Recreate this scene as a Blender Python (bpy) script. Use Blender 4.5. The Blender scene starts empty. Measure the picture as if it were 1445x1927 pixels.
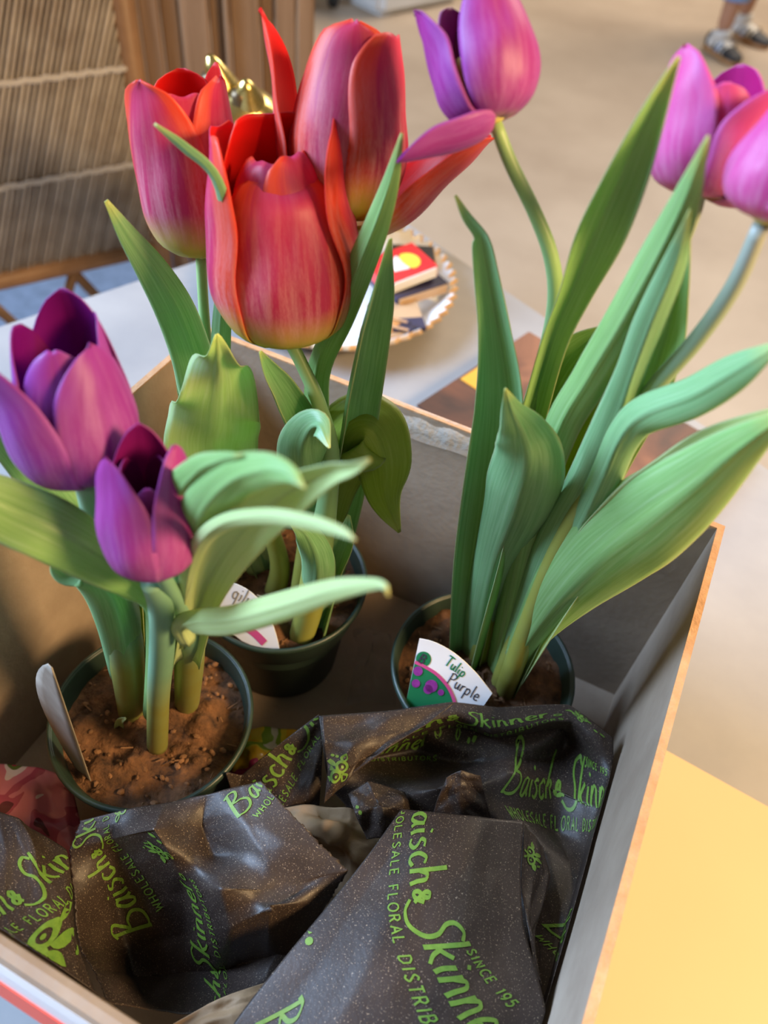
import bpy, bmesh, math, random
import numpy as np
from mathutils import Vector, Matrix

random.seed(7)
rng = np.random.default_rng(7)
scene = bpy.context.scene
C = scene.collection

# ------------------------------------------------------------------ camera
CAM = np.array([0.0, 0.0, 1.283])
FPX = 1483.8
RM = np.array([[0.89382944, -0.37926903, 0.23921524],
               [0.44164566, 0.65232022, -0.61597682],
               [0.077576, 0.65622659, 0.75056554]])      # camera axes -> world
cam_d = bpy.data.cameras.new('camera')
cam = bpy.data.objects.new('camera', cam_d); C.objects.link(cam)
M4 = Matrix([list(map(float, r)) + [0.0] for r in RM] + [[0, 0, 0, 1]])
M4.translation = Vector(CAM)
cam.matrix_world = M4
cam_d.sensor_fit = 'VERTICAL'; cam_d.sensor_height = 36.0
cam_d.lens = 36.0 * FPX / 1927.0
cam_d.clip_start = 0.01
cam_d.dof.use_dof = True
cam_d.dof.focus_distance = 0.40
cam_d.dof.aperture_fstop = 6.8
scene.camera = cam

# ------------------------------------------------------------------ light
w = bpy.data.worlds.new('world'); scene.world = w; w.use_nodes = True
bg = w.node_tree.nodes['Background']
bg.inputs['Color'].default_value = (1.0, 0.92, 0.82, 1); bg.inputs['Strength'].default_value = 0.15

def area_light(name, loc, target, size, power, color):
    d = bpy.data.lights.new(name, 'AREA'); d.shape = 'SQUARE'; d.size = size
    d.energy = power; d.color = color
    o = bpy.data.objects.new(name, d); C.objects.link(o); o.location = loc
    v = Vector(target) - Vector(loc)
    o.rotation_euler = v.to_track_quat('-Z', 'Y').to_euler()
    return o
area_light('window_light', (-2.3, -0.35, 2.35), (-0.1, 0.3, 0.9), 1.3, 175, (0.49, 0.69, 1.0))
area_light('ceiling_lamp', (1.0, 0.22, 1.75), (0.0, 0.3, 0.8), 0.30, 26, (1.0, 0.66, 0.32))
area_light('floor_fill_light', (0.5, 6.5, 4.5), (-0.5, 3.0, 0.0), 3.0, 275, (1.0, 0.86, 0.70))  # unseen fill lamp added to brighten the far floor; no door there

scene.view_settings.view_transform = 'Standard'
scene.view_settings.look = 'None'
scene.view_settings.exposure = 0.38
scene.view_settings.gamma = 1.0
scene.view_settings.use_curve_mapping = False

# ------------------------------------------------------------------ points
def ray(px, py):
    v = RM @ np.array([px - 722.5, 963.5 - py, -FPX]); return v
def ay(px, py, y): r = ray(px, py); return CAM + r * (y / r[1])
def az(px, py, z): r = ray(px, py); return CAM + r * ((z - CAM[2]) / r[2])
def ax(px, py, x): r = ray(px, py); return CAM + r * (x / r[0])
def project(P):
    q = (np.asarray(P) - CAM) @ RM
    return np.stack([722.5 + q[..., 0] / -q[..., 2] * FPX, 963.5 - q[..., 1] / -q[..., 2] * FPX], -1)
def nrm(v): return v / (np.linalg.norm(v, axis=-1, keepdims=True) + 1e-12)

TABLE = 0.75

# ------------------------------------------------------------------ materials
def mat(name, color, rough=0.6, metal=0.0, spec=0.5, **kw):
    m = bpy.data.materials.new(name); m.use_nodes = True
    b = m.node_tree.nodes['Principled BSDF']
    b.inputs['Base Color'].default_value = (*color, 1); b.inputs['Roughness'].default_value = rough
    b.inputs['Metallic'].default_value = metal
    b.inputs['Specular IOR Level'].default_value = spec
    for k, v in kw.items(): b.inputs[k.replace('_', ' ')].default_value = v
    return m
def nd(m, t, **kw):
    n = m.node_tree.nodes.new(t)
    for k, v in kw.items(): setattr(n, k, v)
    return n
def lk(m, a, b): m.node_tree.links.new(a, b)
def ramp(m, fac, stops, interp='LINEAR'):
    n = nd(m, 'ShaderNodeValToRGB'); n.color_ramp.interpolation = interp
    e = n.color_ramp.elements
    while len(e) < len(stops): e.new(0.5)
    for i, (p, c) in enumerate(stops):
        e[i].position = p; e[i].color = (*c, 1) if len(c) == 3 else c
    lk(m, fac, n.inputs[0]); return n.outputs[0]
def noise(m, scale, detail=4, rough=0.55, vec=None, dist=0.0):
    n = nd(m, 'ShaderNodeTexNoise'); n.inputs['Scale'].default_value = scale
    n.inputs['Detail'].default_value = detail; n.inputs['Roughness'].default_value = rough
    n.inputs['Distortion'].default_value = dist
    if vec is None:
        tc = nd(m, 'ShaderNodeTexCoord'); vec = tc.outputs['Object']
    lk(m, vec, n.inputs['Vector']); return n.outputs['Fac']
def attr(m, name):
    n = nd(m, 'ShaderNodeAttribute'); n.attribute_name = name; return n.outputs['Fac']
def math_(m, op, a, b=None, clamp=False):
    n = nd(m, 'ShaderNodeMath', operation=op); n.use_clamp = clamp
    for i, x in enumerate((a, b)):
        if x is None: continue
        if isinstance(x, (int, float)): n.inputs[i].default_value = x
        else: lk(m, x, n.inputs[i])
    return n.outputs[0]
def mixc(m, fac, a, b, mode='MIX'):
    n = nd(m, 'ShaderNodeMix', data_type='RGBA', blend_type=mode)
    for i, x in ((0, fac), (6, a), (7, b)):
        if isinstance(x, (int, float)): n.inputs[i].default_value = x
        elif isinstance(x, tuple): n.inputs[i].default_value = (*x, 1)
        else: lk(m, x, n.inputs[i])
    return n.outputs[2]
def bsdf(m): return m.node_tree.nodes['Principled BSDF']
def setc(m, out): lk(m, out, bsdf(m).inputs['Base Color'])
def bump(m, h, strength=0.3, dist=0.01):
    n = nd(m, 'ShaderNodeBump'); n.inputs['Strength'].default_value = strength; n.inputs['Distance'].default_value = dist
    lk(m, h, n.inputs['Height']); lk(m, n.outputs[0], bsdf(m).inputs['Normal'])
def combine(m, x, y, z):
    n = nd(m, 'ShaderNodeCombineXYZ')
    for i, v in enumerate((x, y, z)):
        if isinstance(v, (int, float)): n.inputs[i].default_value = v
        else: lk(m, v, n.inputs[i])
    return n.outputs[0]
def translucent(m, col, fac):
    t = nd(m, 'ShaderNodeBsdfTranslucent'); mx = nd(m, 'ShaderNodeMixShader')
    mx.inputs[0].default_value = fac
    lk(m, col, t.inputs['Color'])
    out = m.node_tree.nodes['Material Output']
    lk(m, bsdf(m).outputs[0], mx.inputs[1]); lk(m, t.outputs[0], mx.inputs[2]); lk(m, mx.outputs[0], out.inputs[0])

MAT = {}
def noisy(name, c1, c2, scale, rough=0.6, bs=0.0, bscale=None, **kw):
    m = mat(name, c1, rough, **kw); f = noise(m, scale, 6, 0.6)
    setc(m, ramp(m, f, [(0.3, c1), (0.7, c2)]))
    if bs: bump(m, noise(m, bscale or scale * 6, 5), bs, 0.002)
    MAT[name] = m; return m
noisy('concrete', (0.38, 0.285, 0.20), (0.52, 0.41, 0.30), 1.6, 0.45, 0.1, 20)
noisy('plaster', (0.6, 0.57, 0.52), (0.66, 0.63, 0.58), 2, 0.8)
noisy('table_top', (0.26, 0.26, 0.27), (0.34, 0.335, 0.335), 7, 0.5, 0.08, 60)
noisy('cream_board', (0.62, 0.455, 0.26), (0.66, 0.49, 0.285), 3, 0.45)
noisy('kraft', (0.27, 0.20, 0.145), (0.35, 0.27, 0.20), 30, 0.75, 0.15, 220)
noisy('kraft_edge', (0.42, 0.23, 0.11), (0.55, 0.33, 0.18), 120, 0.8, 0.5, 300)
noisy('kraft_paper', (0.30, 0.195, 0.105), (0.40, 0.27, 0.155), 60, 0.7, 0.2, 300)
noisy('box_white', (0.74, 0.74, 0.76), (0.8, 0.8, 0.82), 20, 0.35)
noisy('box_red', (0.75, 0.09, 0.06), (0.8, 0.12, 0.08), 20, 0.4)
noisy('pot_green', (0.018, 0.035, 0.026), (0.028, 0.05, 0.038), 40, 0.42)
noisy('soil', (0.035, 0.016, 0.008), (0.21, 0.095, 0.04), 110, 0.9, 0.9, 300)
noisy('bark', (0.12, 0.055, 0.022), (0.28, 0.14, 0.065), 90, 0.85, 0.4, 300)
noisy('brass', (0.60, 0.42, 0.12), (0.80, 0.62, 0.24), 50, 0.26, 0.25, 120, metal=1.0)
noisy('bronze_dark', (0.10, 0.065, 0.03), (0.16, 0.10, 0.05), 30, 0.4, metal=0.6)
noisy('reed', (0.34, 0.27, 0.21), (0.60, 0.53, 0.45), 14, 0.6, 0.2, 200)
noisy('rattan_frame', (0.27, 0.145, 0.07), (0.36, 0.20, 0.10), 25, 0.5)
noisy('shade_blue', (0.10, 0.13, 0.18), (0.15, 0.19, 0.26), 30, 0.95, 0.4, 200)  # shade tone for the dark sheet laid on the floor
noisy('rattan_back', (0.24, 0.185, 0.15), (0.36, 0.29, 0.25), 9, 0.8)
noisy('twine', (0.55, 0.50, 0.45), (0.66, 0.61, 0.56), 60, 0.8)
noisy('porcelain', (0.80, 0.82, 0.85), (0.86, 0.88, 0.90), 15, 0.18)
noisy('gilt', (0.50, 0.33, 0.17), (0.66, 0.46, 0.27), 40, 0.4)
noisy('skin', (0.44, 0.22, 0.13), (0.50, 0.26, 0.16), 12, 0.5)
noisy('denim', (0.16, 0.27, 0.50), (0.24, 0.37, 0.62), 60, 0.85, 0.3, 400)
noisy('shirt', (0.65, 0.65, 0.66), (0.72, 0.72, 0.72), 20, 0.8)
noisy('hair', (0.05, 0.03, 0.02), (0.09, 0.055, 0.03), 60, 0.6)
noisy('shoe_white', (0.66, 0.62, 0.56), (0.74, 0.71, 0.66), 30, 0.7)
noisy('shoe_black', (0.012, 0.012, 0.015), (0.03, 0.03, 0.035), 30, 0.6)
noisy('gum_rubber', (0.42, 0.21, 0.08), (0.5, 0.26, 0.11), 30, 0.6)
noisy('white_plastic', (0.68, 0.68, 0.66), (0.74, 0.74, 0.72), 6, 0.5)
noisy('black_plastic', (0.012, 0.012, 0.013), (0.025, 0.025, 0.026), 30, 0.5)
noisy('card_red', (0.72, 0.02, 0.03), (0.78, 0.04, 0.04), 20, 0.4)
noisy('card_yellow', (0.75, 0.68, 0.05), (0.8, 0.74, 0.10), 20, 0.5)
noisy('card_white', (0.74, 0.75, 0.76), (0.8, 0.8, 0.8), 20, 0.5)
noisy('card_navy', (0.015, 0.015, 0.05), (0.03, 0.03, 0.08), 20, 0.45)
noisy('card_black', (0.015, 0.014, 0.016), (0.03, 0.028, 0.03), 20, 0.4)
noisy('card_tan', (0.42, 0.28, 0.16), (0.5, 0.34, 0.2), 20, 0.6)
noisy('card_orange', (0.62, 0.30, 0.02), (0.7, 0.38, 0.04), 20, 0.5)
noisy('cork', (0.50, 0.30, 0.16), (0.62, 0.40, 0.22), 60, 0.75)
noisy('tag_white', (0.78, 0.79, 0.83), (0.82, 0.83, 0.86), 12, 0.4)
noisy('tag_grey', (0.22, 0.185, 0.15), (0.32, 0.28, 0.23), 60, 0.5)
noisy('ink_green', (0.01, 0.16, 0.06), (0.015, 0.2, 0.08), 40, 0.5)
noisy('ink_dark', (0.03, 0.03, 0.05), (0.05, 0.05, 0.07), 40, 0.5)
noisy('ink_pink', (0.55, 0.06, 0.22), (0.62, 0.09, 0.27), 40, 0.5)
noisy('ink_purple', (0.20, 0.02, 0.22), (0.32, 0.05, 0.34), 300, 0.5)
noisy('pistil', (0.62, 0.48, 0.10), (0.7, 0.6, 0.2), 60, 0.6)
noisy('print_lime', (0.095, 0.20, 0.022), (0.15, 0.28, 0.035), 300, 0.55)

m = mat('plank_wood', (0.25, 0.15, 0.08), 0.55); MAT['plank_wood'] = m
tc = nd(m, 'ShaderNodeTexCoord'); mp = nd(m, 'ShaderNodeMapping'); mp.inputs['Scale'].default_value = (30, 30, 2)
lk(m, tc.outputs['Object'], mp.inputs[0])
setc(m, ramp(m, noise(m, 1.5, 6, 0.6, mp.outputs[0], 0.6), [(0.25, (0.19, 0.105, 0.05)), (0.75, (0.36, 0.225, 0.13))]))

m = mat('book_cover', (0.1, 0.04, 0.02), 0.55); MAT['book_cover'] = m
f = noise(m, 9, 6, 0.6, None, 0.8)
setc(m, ramp(m, f, [(0.3, (0.035, 0.016, 0.012)), (0.5, (0.13, 0.045, 0.022)), (0.68, (0.26, 0.10, 0.045)), (0.8, (0.30, 0.22, 0.17))]))

# dark wrapping paper with pale flecks
m = mat('dark_paper', (0.03, 0.024, 0.025), 0.50, spec=0.42); MAT['dark_paper'] = m
fl = noise(m, 1500, 2, 0.5)
base = ramp(m, noise(m, 40, 5), [(0.3, (0.022, 0.0145, 0.012)), (0.7, (0.042, 0.028, 0.022))])
setc(m, mixc(m, math_(m, 'MULTIPLY', math_(m, 'SUBTRACT', fl, 0.615, True), 6.0, True), base, (0.36, 0.28, 0.20)))
bump(m, noise(m, 500, 3), 0.12, 0.001)

# colourful printed foils
def film(name, stops, sc):
    m = mat(name, (0.5, 0.1, 0.1), 0.25); MAT[name] = m
    setc(m, ramp(m, noise(m, sc, 2, 0.45, None, 0.5), stops, 'CONSTANT'))
film('film_pink', [(0.0, (0.10, 0.02, 0.03)), (0.36, (0.34, 0.06, 0.10)), (0.44, (0.52, 0.16, 0.20)), (0.60, (0.62, 0.50, 0.48)), (0.66, (0.10, 0.14, 0.03)), (0.72, (0.40, 0.02, 0.06))], 34)
film('film_yellow', [(0.0, (0.40, 0.01, 0.06)), (0.38, (0.55, 0.04, 0.12)), (0.45, (0.75, 0.38, 0.02)), (0.60, (0.70, 0.50, 0.04)), (0.66, (0.22, 0.30, 0.03)), (0.72, (0.60, 0.50, 0.40))], 34)

m = mat('clear_film', (0.25, 0.22, 0.2), 0.08, spec=0.6); MAT['clear_film'] = m
bsdf(m).inputs['Alpha'].default_value = 0.10
bump(m, noise(m, 60, 4), 0.8, 0.003)
m = mat('clear_tape', (0.85, 0.80, 0.72), 0.12, spec=0.7); MAT['clear_tape'] = m
bsdf(m).inputs['Alpha'].default_value = 0.22
bump(m, noise(m, 90, 3), 0.9, 0.003)

# leaves: pu along, pv across
def leaf_mat(name, c_lo, c_mid, c_hi, tipc, tr=0.35, rough=0.38):
    m = mat(name, c_mid, rough, spec=0.4); MAT[name] = m
    pu, pv = attr(m, 'pu'), attr(m, 'pv')
    streak = noise(m, 1.0, 5, 0.6, combine(m, math_(m, 'MULTIPLY', pv, 14.0), math_(m, 'MULTIPLY', pu, 5.0), 0.0), 0.3)
    blotch = noise(m, 45, 4)
    c = ramp(m, streak, [(0.18, c_lo), (0.48, c_mid), (0.80, c_hi)])
    c = mixc(m, math_(m, 'MULTIPLY', blotch, 0.35), c, c_lo)
    av = math_(m, 'ABSOLUTE', pv)
    edge = math_(m, 'MULTIPLY', math_(m, 'SUBTRACT', av, 0.93, True), 12.0, True)
    c = mixc(m, edge, c, (0.55, 0.60, 0.34))
    tip = math_(m, 'MULTIPLY', math_(m, 'SUBTRACT', pu, 0.90, True), 9.0, True)
    c = mixc(m, tip, c, tipc)
    side = attr(m, 'side')
    c = mixc(m, math_(m, 'MULTIPLY', side, 0.45), c, (0.16, 0.30, 0.045))
    setc(m, c); translucent(m, mixc(m, 0.5, c, (0.35, 0.55, 0.06)), tr)
    bump(m, streak, 0.10, 0.001)
leaf_mat('leaf_blue', (0.18, 0.40, 0.18), (0.32, 0.58, 0.28), (0.50, 0.74, 0.44), (0.66, 0.70, 0.25))
leaf_mat('leaf_green', (0.21, 0.43, 0.12), (0.36, 0.61, 0.22), (0.54, 0.75, 0.40), (0.66, 0.66, 0.20))
leaf_mat('leaf_pale', (0.46, 0.60, 0.20), (0.64, 0.76, 0.36), (0.80, 0.86, 0.56), (0.74, 0.64, 0.25))
leaf_mat('leaf_light', (0.52, 0.72, 0.26), (0.66, 0.84, 0.42), (0.80, 0.92, 0.62), (0.8, 0.85, 0.3), 0.42)
leaf_mat('leaf_olive', (0.26, 0.36, 0.04), (0.40, 0.50, 0.07), (0.52, 0.60, 0.14), (0.55, 0.55, 0.15))

# stems: pu along (0 soil, 1 flower)
def stem_mat(name, c0, c1, c2):
    m = mat(name, c1, 0.4, spec=0.4); MAT[name] = m
    pu = attr(m, 'pu')
    c = ramp(m, pu, [(0.0, c0), (0.22, c0), (0.40, c1), (1.0, c2)])
    c = mixc(m, math_(m, 'MULTIPLY', noise(m, 70, 4), 0.4), c, (0.3, 0.42, 0.2))
    setc(m, c)
stem_mat('stem_green', (0.30, 0.28, 0.03), (0.20, 0.36, 0.15), (0.34, 0.52, 0.18))
stem_mat('stem_grey', (0.30, 0.28, 0.03), (0.22, 0.40, 0.20), (0.36, 0.36, 0.34))
stem_mat('shoot', (0.22, 0.20, 0.025), (0.15, 0.33, 0.22), (0.20, 0.40, 0.27))

# petals: pu along, pv across, side 0 outside / 1 inside
def petal_mat(name, base, mid, edge, blush, inside, inbase, tr, u0=0.10, u1=0.26):
    m = mat(name, mid, 0.42, spec=0.35); MAT[name] = m
    pu, pv, side = attr(m, 'pu'), attr(m, 'pv'), attr(m, 'side')
    av = math_(m, 'ABSOLUTE', pv)
    st = noise(m, 1.0, 6, 0.62, combine(m, math_(m, 'MULTIPLY', pv, 9.0), math_(m, 'MULTIPLY', pu, 3.2), nd(m, 'ShaderNodeObjectInfo').outputs['Random']), 0.4)
    fine = noise(m, 1.0, 3, 0.6, combine(m, math_(m, 'MULTIPLY', pv, 90.0), math_(m, 'MULTIPLY', pu, 40.0), 0.0))
    c = mixc(m, ramp(m, math_(m, 'ADD', av, math_(m, 'MULTIPLY', st, 0.5)), [(0.70, (0, 0, 0)), (1.35, (1, 1, 1))]), mid, edge)
    bl = math_(m, 'MULTIPLY', ramp(m, math_(m, 'ADD', st, math_(m, 'MULTIPLY', fine, 0.35)), [(0.55, (0, 0, 0)), (0.85, (1, 1, 1))]),
               ramp(m, pu, [(0.15, (0.9, 0.9, 0.9)), (0.85, (0.1, 0.1, 0.1))]))
    c = mixc(m, math_(m, 'MULTIPLY', bl, 0.8), c, blush)
    bf = ramp(m, math_(m, 'ADD', pu, math_(m, 'MULTIPLY', st, 0.10)), [(u0, (1, 1, 1)), (u1, (0, 0, 0))])
    c = mixc(m, bf, c, base)
    ci = mixc(m, ramp(m, pu, [(u0 * 0.6, (1, 1, 1)), (u1 * 0.8, (0, 0, 0))]), inside, inbase)
    c = mixc(m, side, c, ci)
    setc(m, c); translucent(m, c, tr)
    bump(m, st, 0.12, 0.001)
petal_mat('petal_red', (0.76, 0.66, 0.10), (0.64, 0.045, 0.15), (0.86, 0.085, 0.035), (0.96, 0.52, 0.54), (0.70, 0.012, 0.010), (0.7, 0.4, 0.03), 0.38, 0.19, 0.40)
petal_mat('petal_purple', (0.66, 0.50, 0.42), (0.46, 0.05, 0.34), (0.46, 0.075, 0.42), (0.68, 0.24, 0.60), (0.24, 0.008, 0.15), (0.70, 0.55, 0.04), 0.38, 0.03, 0.13)
petal_mat('petal_violet', (0.60, 0.35, 0.42), (0.37, 0.045, 0.38), (0.40, 0.07, 0.46), (0.62, 0.24, 0.66), (0.20, 0.006, 0.16), (0.70, 0.55, 0.04), 0.38, 0.03, 0.10)
petal_mat('petal_magenta', (0.75, 0.6, 0.45), (0.80, 0.10, 0.38), (0.76, 0.12, 0.44), (0.95, 0.38, 0.64), (0.44, 0.02, 0.22), (0.75, 0.6, 0.05), 0.38, 0.05, 0.15)

# ------------------------------------------------------------------ mesh helpers
def link(o, parent=None):
    C.objects.link(o)
    if parent is not None: o.parent = parent
    return o
def tag(o, label=None, cat=None, group=None, kind=None):
    for k, v in (('label', label), ('category', cat), ('group', group), ('kind', kind)):
        if v: o[k] = v
    return o
def empty(name, loc=(0, 0, 0)):
    o = bpy.data.objects.new(name, None); o.empty_display_size = 0.02
    C.objects.link(o); o.location = loc; return o
def obj(name, verts, faces, material, parent=None, smooth=True, attrs=None, mats=None, fmat=None):
    me = bpy.data.meshes.new(name)
    V = np.asarray(verts, dtype=float)
    if parent is not None:                       # children are stored relative to the parent's origin
        p = parent; off = np.zeros(3)
        while p is not None: off += np.array(p.location); p = p.parent
        V = V - off
    me.from_pydata(V.tolist(), [], [list(map(int, f)) for f in faces])
    me.polygons.foreach_set('use_smooth', [smooth] * len(me.polygons))
    if attrs:
        for k, a in attrs.items():
            t = me.attributes.new(k, 'FLOAT', 'POINT'); t.data.foreach_set('value', np.asarray(a, dtype=np.float32).ravel())
    for x in (mats or [material]): me.materials.append(MAT[x] if isinstance(x, str) else x)
    if fmat is not None: me.polygons.foreach_set('material_index', list(fmat))
    me.update()
    o = bpy.data.objects.new(name, me); link(o, parent)
    return o
class MB:
    def __init__(s): s.v = []; s.f = []; s.m = []; s.n = 0
    def add(s, V, F, m=0):
        V = np.asarray(V, dtype=float); s.v.append(V); s.f += [[i + s.n for i in f] for f in F]; s.m += [m] * len(F); s.n += len(V); return s
    def box(s, c, size, rot=None, m=0, taper=1.0):
        d = np.array(size) / 2
        V = np.array([[x, y, z] for z in (-1, 1) for y in (-1, 1) for x in (-1, 1)], float)
        V[:4, :2] *= taper; V = V * d
        if rot is not None: V = V @ np.array(rot).T
        return s.add(V + np.array(c), [(0, 2, 3, 1), (4, 5, 7, 6), (0, 1, 5, 4), (2, 6, 7, 3), (0, 4, 6, 2), (1, 3, 7, 5)], m)
    def prism(s, poly, z0, z1, m=0):
        n = len(poly); V = [(x, y, z0) for x, y in poly] + [(x, y, z1) for x, y in poly]
        F = [list(range(n))[::-1], list(range(n, 2 * n))] + [(i, (i + 1) % n, (i + 1) % n + n, i + n) for i in range(n)]
        return s.add(V, F, m)
    def tube(s, pts, r, n=10, m=0, cap=True):
        V, F = tube_geo(pts, r, n, cap); return s.add(V, F, m)
    def lathe(s, prof, n=32, m=0, c=(0, 0, 0), mod=None, close=False):
        V = []; F = []
        for j, (r, z) in enumerate(prof):
            for i in range(n):
                a = 2 * math.pi * i / n; rr = r + (mod(a, j) if mod else 0)
                V.append((c[0] + rr * math.cos(a), c[1] + rr * math.sin(a), c[2] + z))
        for j in range(len(prof) - 1):
            for i in range(n): F.append((j * n + i, j * n + (i + 1) % n, (j + 1) * n + (i + 1) % n, (j + 1) * n + i))
        if close: F.append(list(range(n))[::-1]); F.append(list(range((len(prof) - 1) * n, len(prof) * n)))
        return s.add(V, F, m)
    def ellipsoid(s, c, r, rot=None, m=0, nu=12, nv=8):
        V = []; F = []
        for j in range(nv + 1):
            t = math.pi * j / nv
            for i in range(nu):
                a = 2 * math.pi * i / nu; V.append((math.sin(t) * math.cos(a) * r[0], math.sin(t) * math.sin(a) * r[1], -math.cos(t) * r[2]))
        for j in range(nv):
            for i in range(nu): F.append((j * nu + i, j * nu + (i + 1) % nu, (j + 1) * nu + (i + 1) % nu, (j + 1) * nu + i))
        V = np.array(V)
        if rot is not None: V = V @ np.array(rot).T
        return s.add(V + np.array(c), F, m)
    def build(s, name, material=None, parent=None, smooth=False, mats=None):
        return obj(name, np.vstack(s.v), s.f, material, parent, smooth, mats=mats, fmat=s.m if mats else None)

def catmull(P, n):
    P = np.asarray(P, float); k = len(P)
    if k == 2: P = np.vstack([P[0], (P[0] + P[1]) / 2, P[1]]); k = 3
    E = np.vstack([2 * P[0] - P[1], P, 2 * P[-1] - P[-2]])
    out = []
    for t in np.linspace(0, k - 1, n):
        i = min(int(t), k - 2); f = t - i
        a, b, c, d = E[i], E[i + 1], E[i + 2], E[i + 3]
        out.append(0.5 * (2 * b + (c - a) * f + (2 * a - 5 * b + 4 * c - d) * f * f + (3 * b - a - 3 * c + d) * f ** 3))
    return np.array(out)
def frames(P):
    T = nrm(np.gradient(P, axis=0)); N = np.zeros_like(P)
    u = np.array([0, 0, 1.0]) if abs(T[0][2]) < 0.9 else np.array([1.0, 0, 0])
    n0 = nrm(u - T[0] * (u @ T[0]))
    for i in range(len(P)):
        n0 = nrm(n0 - T[i] * (n0 @ T[i])); N[i] = n0
    return T, N, np.cross(T, N)
def tube_geo(pts, r, n=10, cap=True):
    P = np.asarray(pts, float); r = np.broadcast_to(r, len(P)); T, N, B = frames(P)
    V = []
    for i in range(len(P)):
        for j in range(n):
            a = 2 * math.pi * j / n; V.append(P[i] + r[i] * (math.cos(a) * N[i] + math.sin(a) * B[i]))
    F = [(i * n + j, i * n + (j + 1) % n, (i + 1) * n + (j + 1) % n, (i + 1) * n + j) for i in range(len(P) - 1) for j in range(n)]
    if cap: F += [list(range(n))[::-1], list(range((len(P) - 1) * n, len(P) * n))]
    return V, F

def grid_normals(P):
    du = np.gradient(P, axis=0); dv = np.gradient(P, axis=1)
    return nrm(np.cross(du, dv))
def sheet(name, P, thick, material, parent, attrs=True, flip=False, edge_mat=None):
    """a thick sheet from an nu x nv grid of points: front layer, back layer, rim"""
    nu, nv = P.shape[:2]; N = grid_normals(P)
    if flip: N = -N
    back = P - N * thick
    V = np.vstack([P.reshape(-1, 3), back.reshape(-1, 3)]); o = nu * nv; F = []
    q = lambda a, b, c, d: (a, b, c, d) if not flip else (d, c, b, a)
    for i in range(nu - 1):
        for j in range(nv - 1):
            a, b, c, d = i * nv + j, (i + 1) * nv + j, (i + 1) * nv + j + 1, i * nv + j + 1
            F.append(q(a, b, c, d)); F.append(q(a + o, d + o, c + o, b + o))
    k = len(F)
    loop = [i * nv for i in range(nu)] + [(nu - 1) * nv + j for j in range(1, nv)] + [i * nv + nv - 1 for i in range(nu - 2, -1, -1)] + [j for j in range(nv - 2, 0, -1)]
    for i in range(len(loop)):
        a, b = loop[i], loop[(i + 1) % len(loop)]; F.append(q(b, a, a + o, b + o))
    A = None
    if attrs:
        pu = np.repeat(np.linspace(0, 1, nu), nv); pv = np.tile(np.linspace(-1, 1, nv), nu)
        A = dict(pu=np.tile(pu, 2), pv=np.tile(pv, 2), side=np.r_[np.zeros(o), np.ones(o)])
    return obj(name, V, F, material, parent, True, A)
# ------------------------------------------------------------------ setting
def struct(name, mb, material, parent=None):
    o = mb.build(name, material, parent)
    if parent is None: o['kind'] = 'structure'
    return o
struct('floor', MB().box((0, 3.5, -0.05), (14, 13, 0.1)), 'concrete')
struct('wall_back', MB().box((0, 10.05, 1.9), (14, 0.1, 3.8)), 'plaster')

struct('wall_left', MB().box((-7.0, 3.5, 1.9), (0.1, 13, 3.8)), 'plaster')

# table: rotated against the box
UT = np.array([0.410, 0.912, 0]); VT = np.array([0.912, -0.410, 0])
TCORN = np.array([-0.432, 0.942, 0])
def tpt(a, b, z=0.0): return TCORN + VT * a - UT * b + np.array([0, 0, z])     # a along the back edge, b along the left edge
def trot(): return np.column_stack([VT, UT, [0, 0, 1]])
TW, TL = 1.25, 1.75
table = empty('work_table', tuple(tpt(TW / 2, TL / 2, 0)))
tag(table, 'grey stone-topped table carrying the cardboard box and dish', 'table')
TR = trot()
def bevel_slab(c, size, rot, b):
    bm = bmesh.new(); bmesh.ops.create_cube(bm, size=1.0)
    for v in bm.verts: v.co = Vector((v.co.x * size[0], v.co.y * size[1], v.co.z * size[2]))
    bmesh.ops.bevel(bm, geom=bm.edges[:], offset=b, segments=3, affect='EDGES')
    V = np.array([v.co[:] for v in bm.verts]) @ np.array(rot).T + np.array(c)
    bm.verts.index_update(); F = [[v.index for v in f.verts] for f in bm.faces]; bm.free()
    return V, F
V, F = bevel_slab(tpt(TW / 2, TL / 2, TABLE - 0.0175), (TW, TL, 0.035), TR, 0.004)
obj('table_top', V, F, 'table_top', table, False)
MB().box(tpt(TW / 2, TL / 2, TABLE - 0.035 - 0.04), (TW - 0.14, TL - 0.14, 0.08), TR).build('apron', 'bronze_dark', table)
for a in (0.1, TW - 0.1):
    for b in (0.1, TL - 0.1):
        MB().box(tpt(a, b, (TABLE - 0.07) / 2), (0.06, 0.06, TABLE - 0.07), TR, taper=0.75).build('leg', 'bronze_dark', table)

# cream board lying on the table at the right of the box
ca, sa = math.cos(math.radians(-5.4)), math.sin(math.radians(-5.4))
RB = np.array([[ca, -sa, 0], [sa, ca, 0], [0, 0, 1]])
cc = np.array([0.083, 0.334, 0]) + RB @ np.array([0.25, -0.30, 0])
V, F = bevel_slab((cc[0], cc[1], TABLE + 0.003), (0.50, 0.60, 0.005), RB, 0.0015)
o = obj('foam_board', V, F, 'cream_board', None, False)
tag(o, 'plain cream coloured board lying flat on the table right of the box', 'board')

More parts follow.
